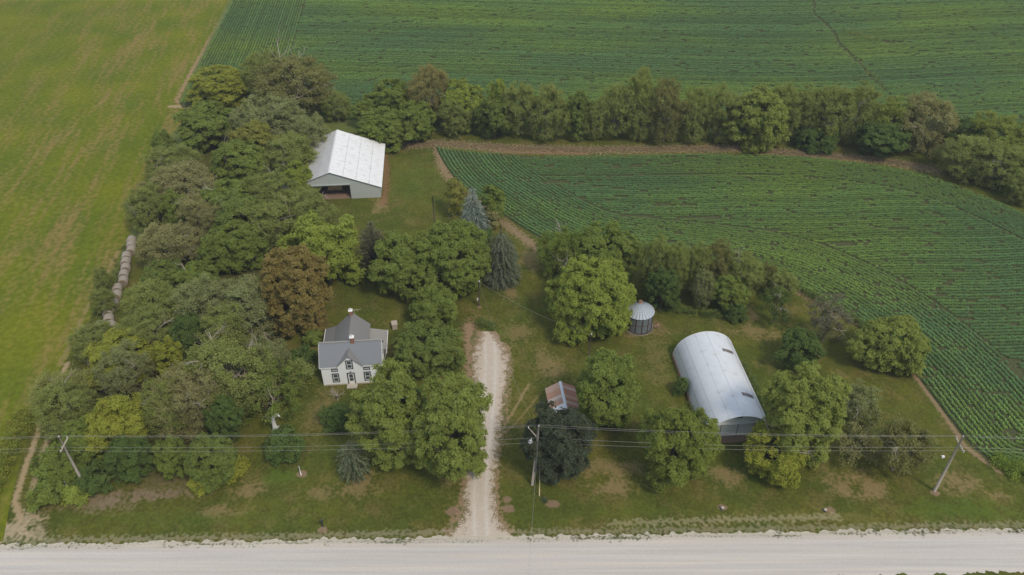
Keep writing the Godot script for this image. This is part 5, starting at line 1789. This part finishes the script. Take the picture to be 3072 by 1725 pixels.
func small_things() -> void:
	var proto := bale()
	for k in BALES.size():
		var turn := 14.0 + 5.0 * sin(k * 2.7)
		var at := Vector3(BALES[k].x, 0, BALES[k].y)
		if k == 0:
			proto.position = at
			proto.rotation.y = deg_to_rad(turn)
		else:
			copy_of(proto, "round_bale", at, turn, "weathered grey round hay bale in the row along the woodlot")
	# bleached stump on the lawn
	var o := thing("white_stump", "bleached white hollow tree stump curling over at the top", "stump", Vector3(-32.4, 0, -74.6))
	var st := begin()
	tube(st, [Vector3(0, -0.1, 0), Vector3(0.02, 0.6, 0), Vector3(0.0, 1.5, -0.05), Vector3(0.05, 2.3, -0.1), Vector3(0.3, 2.85, -0.15), Vector3(0.75, 3.0, -0.15), Vector3(1.05, 2.75, -0.1)], [0.46, 0.36, 0.27, 0.24, 0.26, 0.2, 0.08], 9)
	obj("shell", st, M.bleached, o)
	st = begin()
	tube(st, [Vector3(0.2, 0.5, 0.1), Vector3(0.6, 1.0, 0.15), Vector3(0.75, 1.15, 0.15)], [0.2, 0.16, 0.06], 7)
	obj("side_spur", st, M.bleached, o)
	st = begin()
	var rng := RandomNumberGenerator.new()
	rng.seed = 12
	limb(st, rng, Vector3(-0.1, 2.4, 0), Vector3(-0.9, 0.3, -0.2), 1.3, 0.05, 1)
	obj("dead_twig", st, M.dead, o)
	# bare little tree in front of the house
	o = thing("bare_tree", "small leafless tree before the farmhouse window", "tree", Vector3(-24.9, 0, -80.4))
	st = begin()
	rng.seed = 44
	tube(st, [Vector3(0, -0.1, 0), Vector3(0.05, 0.9, 0)], [0.09, 0.07], 6)
	for k in 7:
		var a := TAU * k / 7.0
		limb(st, rng, Vector3(0.05, 0.85, 0), Vector3(cos(a) * 0.7, 0.75, sin(a) * 0.7).normalized(), 1.4, 0.045, 2, 0.3)
	obj("trunk", st, M.dead, o)
	for q in [[Vector3(-38.6, 0, -132.6), "leafless grey brushy tree beside the barn doorway", 9, 3.0, 0.09, 71], [Vector3(-73.0, 0, -176.5), "leafless grey twiggy shrub at the soybean field corner", 8, 2.2, 0.05, 72]]:
		o = thing("bare_tree", q[1], "tree", q[0])
		st = begin()
		rng.seed = q[5]
		tube(st, [Vector3(0, -0.2, 0), Vector3(0.1, 1.2, 0)], [q[4] * 2.0, q[4] * 1.5], 7)
		for k in q[2]:
			var a: float = TAU * k / q[2]
			limb(st, rng, Vector3(0.08, 1.1, 0), Vector3(cos(a) * 0.9, 0.6, sin(a) * 0.9).normalized(), q[3], q[4], 2, 0.35)
		obj("trunk", st, M.dead, o)
	# posts
	for q in [["white_post", "short white post in a bare dirt circle on the front lawn", -27.3, -67.0, 1.7, 0.07, "trim"], ["marker_stake", "thin white marker stake among the bushes by the pole", -56.4, -64.7, 1.5, 0.05, "trim"]]:
		st = begin()
		tube(st, [Vector3(0, -0.1, 0), Vector3(-0.03, q[4], 0)], [q[5], q[5] * 0.9], 7)
		var p := obj(q[0], st, M[q[6]], self)
		p.position = Vector3(q[2], 0, q[3])
		tag(p, q[1], "post")
	o = thing("mailbox", "small dark mailbox on a post beside the gravel road", "mailbox", Vector3(-23.0, 0, -59.1))
	st = begin()
	box(st, Vector3(-0.05, -0.1, -0.05), Vector3(0.05, 0.95, 0.05))
	obj("post", st, M.navy, o)
	st = begin()
	box(st, Vector3(-0.12, 0.95, -0.26), Vector3(0.12, 1.1, 0.26))
	tube(st, [Vector3(0, 1.1, -0.26), Vector3(0, 1.1, 0.26)], [0.12, 0.12], 10)
	obj("box", st, M.dark_metal, o)
	# concrete lids in bare soil rings
	for q in [[26.3, -61.9, "pale concrete lid in a bare soil ring before the dense round maple"], [39.0, -61.6, "pale concrete lid in a bare soil ring before the yellow-tinged maple"]]:
		o = thing("well_lid", q[2], "lid", Vector3(q[0], 0, q[1]), 25.0)
		st = begin()
		box(st, Vector3(-0.30, 0.0, -0.15), Vector3(0.06, 0.10, 0.15))
		obj("cover", st, M.concrete, o)
		st = begin()
		box(st, Vector3(-0.5, -0.02, -0.3), Vector3(-0.34, 0.1, 0.3))
		obj("pipe_stub", st, M.dark_metal, o)
	# yucca beside the guy wire
	o = thing("yucca_plant", "spiky grey-green yucca clump beside the guy wire", "plant", Vector3(4.0, 0, -62.8))
	st = begin()
	rng.seed = 3
	for k in 46:
		var a := rng.randf() * TAU
		var d := Vector3(cos(a), rng.randf_range(0.25, 1.3), sin(a)).normalized()
		leaf(st, d * 0.34, d, (Vector3.UP + d * -0.3).normalized(), rng.randf_range(0.6, 0.85), 0.06, Color(1, 1, 1))
	obj("leaves", st, M.yucca, o)
	st = begin()
	tube(st, [Vector3(0, -0.05, 0), Vector3(0, 0.1, 0)], [0.12, 0.05], 7)
	obj("root_crown", st, M.old_wood, o)
	# well and slabs round the house
	o = thing("wooden_box", "weathered pale box on the lawn behind the rounded maple", "box", Vector3(-18.6, 0, -96.4), 12.0)
	st = begin()
	box(st, Vector3(-0.4, 0, -0.5), Vector3(0.4, 0.95, 0.5))
	obj("body", st, M.pole_wood_pale, o)
	st = begin()
	box(st, Vector3(-0.46, 0.95, -0.56), Vector3(0.46, 1.02, 0.56))
	obj("lid", st, M.pole_wood_pale, o)
	o = thing("garden_planter", "long tan planter beside the farmhouse gable end", "planter", Vector3(-17.1, 0, -89.9), 0.0)
	for b in [[-0.75, -0.3, 0.75, -0.24], [-0.75, 0.24, 0.75, 0.3], [-0.75, -0.24, -0.69, 0.24], [0.69, -0.24, 0.75, 0.24]]:
		st = begin()
		box(st, Vector3(b[0], 0, b[1]), Vector3(b[2], 0.4, b[3]))
		obj("side_board", st, M.straw2, o)
	st = begin()
	box(st, Vector3(-0.69, 0.0, -0.24), Vector3(0.69, 0.33, 0.24))
	obj("soil_fill", st, M.dirt_floor, o)
	st = begin()
	box(st, Vector3(-0.55, 0.0, -0.6), Vector3(0.55, 0.07, 0.6))
	var pv := obj("cistern_cover", st, M.pole_wood_pale, self)
	pv.position = Vector3(-30.1, 0, -86.2)
	pv.rotation.y = 0.1
	tag(pv, "square pale board cover on the lawn beside the farmhouse", "cover")
	st = begin()
	box(st, Vector3(-0.18, 0.0, -0.12), Vector3(0.18, 0.3, 0.12))
	var wh := obj("white_box", st, M.trim, self)
	wh.position = Vector3(57.0, 0, -69.9)
	tag(wh, "small white box on the lawn near the soybean corner pole", "box")

# ------------------------------------------------------------------ all
func _ready() -> void:
	# camera
	var cam := Camera3D.new()
	cam.name = "camera"
	cam.position = Vector3(0, 82, 0)
	cam.rotation_degrees = Vector3(-37.5, 0, 0)
	cam.fov = 2.0 * rad_to_deg(atan(862.5 / 2388.0))
	cam.near = 0.5
	cam.far = 4000.0
	add_child(cam)
	cam.make_current()
	# sky, haze and a weak sun behind thin cloud
	var env := Environment.new()
	var sky := Sky.new()
	var sm := ProceduralSkyMaterial.new()
	sm.sky_top_color = Color(0.66, 0.70, 0.76)
	sm.sky_horizon_color = Color(0.80, 0.82, 0.84)
	sm.sky_curve = 0.12
	sm.ground_bottom_color = Color(0.30, 0.32, 0.24)
	sm.ground_horizon_color = Color(0.62, 0.64, 0.60)
	sm.sky_energy_multiplier = 1.0
	sm.sun_angle_max = 0.0
	sky.sky_material = sm
	env.background_mode = Environment.BG_SKY
	env.sky = sky
	env.tonemap_mode = Environment.TONE_MAPPER_LINEAR
	env.tonemap_exposure = 1.48
	env.sdfgi_enabled = true
	env.ssao_enabled = true
	env.ssil_enabled = true
	env.fog_enabled = true
	env.fog_density = 0.0002
	env.fog_light_color = Color(0.80, 0.84, 0.90)
	var we := WorldEnvironment.new()
	we.environment = env
	add_child(we)
	var sun := DirectionalLight3D.new()
	sun.name = "sun"
	sun.light_energy = 0.5
	sun.light_color = Color(1.0, 0.95, 0.86)
	sun.light_angular_distance = 12.0
	sun.shadow_enabled = true
	add_child(sun)
	sun.look_at_from_position(Vector3.ZERO, Vector3(-0.36, -0.74, -0.46), Vector3.UP)

	noise.seed = 4
	noise.noise_type = FastNoiseLite.TYPE_SIMPLEX_SMOOTH
	noise.frequency = 0.012
	noise.fractal_octaves = 3
	noise2.seed = 8
	noise2.noise_type = FastNoiseLite.TYPE_SIMPLEX_SMOOTH
	noise2.frequency = 0.02
	noise2.fractal_octaves = 3
	materials()
	make_sprays()
	make_twigs()
	land()
	soybeans()
	farmhouse()
	barn()
	round_shed()
	grain_bin()
	tin_shed()
	poles()
	for k in TREES.size():
		make_tree(TREES[k], k)
	small_things()

func materials() -> void:
	leaf_mat("soy", 0.65, 0.6)
	var yu := mat("yucca", [0.10, 0.15, 0.08], 0.6)
	yu.backlight_enabled = true
	yu.backlight = Color(0.3, 0.3, 0.2)
	for n in ["lawn", "hay"]:
		mat(n, [1, 1, 1], 1.0).metallic_specular = 0.12
	noisy("far_grass", 2, 0.02, [[0.2, [0.09, 0.12, 0.02]], [0.8, [0.13, 0.15, 0.03]]], Vector3.ONE * 0.02, 1.0)
	noisy("soil", 41, 0.05, [[0.25, [0.058, 0.070, 0.030]], [0.75, [0.098, 0.098, 0.046]]], Vector3.ONE * 0.08, 1.0).metallic_specular = 0.12
	mat("road", [1, 1, 1], 1.0)
	mat("drive", [1, 1, 1], 1.0)
	noisy("bark", 44, 0.04, [[0.3, [0.07, 0.055, 0.04]], [0.7, [0.13, 0.105, 0.08]]], Vector3(1.2, 0.3, 1.2), 1.0)
	noisy("bark_grey", 45, 0.04, [[0.3, [0.18, 0.155, 0.125]], [0.7, [0.30, 0.265, 0.22]]], Vector3(1.2, 0.3, 1.2), 1.0)
	noisy("dead", 46, 0.04, [[0.3, [0.28, 0.24, 0.20]], [0.7, [0.46, 0.41, 0.35]]], Vector3(1.2, 0.4, 1.2), 1.0)
	noisy("bleached", 47, 0.04, [[0.3, [0.45, 0.47, 0.48]], [0.55, [0.68, 0.70, 0.72]], [0.8, [0.74, 0.74, 0.68]]], Vector3.ONE * 0.7, 0.9)
	noisy("pole_wood", 48, 0.03, [[0.3, [0.26, 0.23, 0.20]], [0.7, [0.40, 0.36, 0.31]]], Vector3(1.5, 0.2, 1.5), 1.0)
	noisy("pole_wood_pale", 49, 0.03, [[0.3, [0.36, 0.31, 0.25]], [0.7, [0.50, 0.44, 0.37]]], Vector3(1.0, 1.0, 0.3), 1.0)
	noisy("creosote", 50, 0.03, [[0.3, [0.06, 0.045, 0.035]], [0.7, [0.11, 0.085, 0.065]]], Vector3(1.5, 0.2, 1.5), 1.0)
	noisy("old_wood", 51, 0.03, [[0.3, [0.16, 0.12, 0.08]], [0.7, [0.26, 0.20, 0.14]]], Vector3.ONE, 1.0)
	noisy("white_wall", 52, 0.02, [[0.2, [0.76, 0.79, 0.83]], [0.6, [0.82, 0.84, 0.87]]], Vector3(0.3, 1.2, 0.3), 0.7)
	mat("trim", [0.76, 0.76, 0.75], 0.6)
	mat("navy", [0.022, 0.032, 0.055], 0.6)
	var gl := mat("glass", [0.06, 0.08, 0.09], 0.08)
	gl.metallic_specular = 0.45
	noisy("concrete", 53, 0.04, [[0.3, [0.40, 0.35, 0.28]], [0.7, [0.52, 0.47, 0.40]]], Vector3.ONE * 0.5, 1.0)
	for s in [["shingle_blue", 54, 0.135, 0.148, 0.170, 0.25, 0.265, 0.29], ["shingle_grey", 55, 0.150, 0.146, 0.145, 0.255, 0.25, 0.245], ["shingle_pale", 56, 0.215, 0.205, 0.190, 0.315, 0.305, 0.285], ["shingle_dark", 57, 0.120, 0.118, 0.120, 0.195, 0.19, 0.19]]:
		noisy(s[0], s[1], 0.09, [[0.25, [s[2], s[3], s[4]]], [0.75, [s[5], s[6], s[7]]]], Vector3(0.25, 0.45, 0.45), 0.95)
	noisy("brick", 58, 0.06, [[0.3, [0.20, 0.09, 0.06]], [0.7, [0.32, 0.16, 0.11]]], Vector3.ONE, 1.0)
	noisy("rust_strip", 59, 0.04, [[0.3, [0.26, 0.13, 0.085]], [0.7, [0.42, 0.25, 0.17]]], Vector3.ONE * 0.5, 1.0)
	noisy("rust_dark", 60, 0.04, [[0.3, [0.055, 0.032, 0.026]], [0.7, [0.11, 0.06, 0.045]]], Vector3.ONE * 0.5, 1.0)
	mat("aerial", [0.55, 0.52, 0.40], 0.5, 0.3)
	mat("dark_metal", [0.06, 0.065, 0.07], 0.5, 0.4)
	noisy("barn_wall", 61, 0.02, [[0.2, [0.37, 0.41, 0.41]], [0.8, [0.45, 0.49, 0.485]]], Vector3(1.8, 0.15, 1.8), 0.6)
	noisy("shed_front", 79, 0.02, [[0.2, [0.46, 0.50, 0.50]], [0.8, [0.54, 0.58, 0.575]]], Vector3(1.8, 0.15, 1.8), 0.6)
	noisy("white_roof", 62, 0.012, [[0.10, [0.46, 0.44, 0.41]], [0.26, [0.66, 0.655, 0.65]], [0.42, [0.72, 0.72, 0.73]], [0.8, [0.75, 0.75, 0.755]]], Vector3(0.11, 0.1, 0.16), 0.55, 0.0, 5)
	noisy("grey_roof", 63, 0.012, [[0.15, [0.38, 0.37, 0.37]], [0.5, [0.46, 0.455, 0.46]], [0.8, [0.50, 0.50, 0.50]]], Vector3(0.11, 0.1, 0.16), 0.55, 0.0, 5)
	mat("galvanised", [0.50, 0.54, 0.56], 0.5, 0.3)
	noisy("galvanised_roof", 64, 0.012, [[0.06, [0.46, 0.45, 0.43]], [0.18, [0.60, 0.62, 0.64]], [0.6, [0.63, 0.655, 0.69]]], Vector3(0.10, 0.1, 0.12), 0.5, 0.15, 5)
	mat("trim_metal", [0.66, 0.68, 0.69], 0.5, 0.1)
	mat("skylight", [0.16, 0.125, 0.115], 0.35)
	noisy("bin_wall", 65, 0.03, [[0.3, [0.155, 0.185, 0.215]], [0.7, [0.235, 0.27, 0.31]]], Vector3(0.5, 0.15, 0.5), 0.55, 0.3)
	noisy("bin_roof", 66, 0.03, [[0.3, [0.36, 0.41, 0.47]], [0.7, [0.46, 0.51, 0.57]]], Vector3.ONE * 0.3, 0.75, 0.05)
	mat("bin_seam", [0.17, 0.20, 0.23], 0.6, 0.2)
	noisy("dirt_floor", 67, 0.04, [[0.3, [0.17, 0.115, 0.085]], [0.7, [0.26, 0.18, 0.13]]], Vector3.ONE * 0.3, 1.0)
	noisy("straw", 68, 0.06, [[0.3, [0.42, 0.31, 0.17]], [0.7, [0.56, 0.43, 0.26]]], Vector3.ONE, 1.0)
	noisy("straw2", 69, 0.06, [[0.3, [0.34, 0.25, 0.14]], [0.7, [0.48, 0.36, 0.21]]], Vector3.ONE, 1.0)
	mat("rubber", [0.02, 0.02, 0.02], 0.9)
	noisy("bale", 70, 0.05, [[0.25, [0.235, 0.205, 0.175]], [0.75, [0.38, 0.335, 0.28]]], Vector3(0.4, 0.4, 1.4), 1.0)
	noisy("bale_end", 71, 0.05, [[0.25, [0.19, 0.145, 0.105]], [0.75, [0.29, 0.225, 0.165]]], Vector3.ONE * 0.8, 1.0)
	mat("porcelain", [0.66, 0.66, 0.64], 0.3)
	mat("transformer", [0.55, 0.58, 0.62], 0.4, 0.1)
	mat("guy_yellow", [0.62, 0.52, 0.30], 0.6)
	mat("wire", [0.33, 0.33, 0.31], 0.6, 0.2)
	noisy("board_a", 72, 0.03, [[0.3, [0.055, 0.05, 0.048]], [0.7, [0.10, 0.092, 0.088]]], Vector3(1.5, 0.2, 1.5), 1.0)
	noisy("board_b", 73, 0.03, [[0.3, [0.08, 0.07, 0.065]], [0.7, [0.13, 0.115, 0.105]]], Vector3(1.5, 0.2, 1.5), 1.0)
	noisy("tin", 74, 0.03, [[0.3, [0.48, 0.52, 0.56]], [0.7, [0.60, 0.63, 0.66]]], Vector3.ONE * 0.4, 0.5, 0.2)
	noisy("tin_warm", 75, 0.03, [[0.3, [0.42, 0.34, 0.28]], [0.7, [0.56, 0.49, 0.43]]], Vector3.ONE * 0.4, 0.7, 0.1)
	noisy("rust1", 76, 0.035, [[0.3, [0.30, 0.145, 0.085]], [0.55, [0.40, 0.225, 0.15]], [0.8, [0.50, 0.38, 0.31]]], Vector3(0.5, 0.5, 1.4), 0.9)
	noisy("rust2", 77, 0.035, [[0.3, [0.30, 0.165, 0.115]], [0.55, [0.42, 0.29, 0.23]], [0.8, [0.56, 0.50, 0.46]]], Vector3(0.5, 0.5, 1.4), 0.9)
	noisy("rust3", 78, 0.035, [[0.3, [0.24, 0.105, 0.065]], [0.6, [0.33, 0.165, 0.11]], [0.85, [0.42, 0.27, 0.20]]], Vector3(0.5, 0.5, 1.4), 0.9)
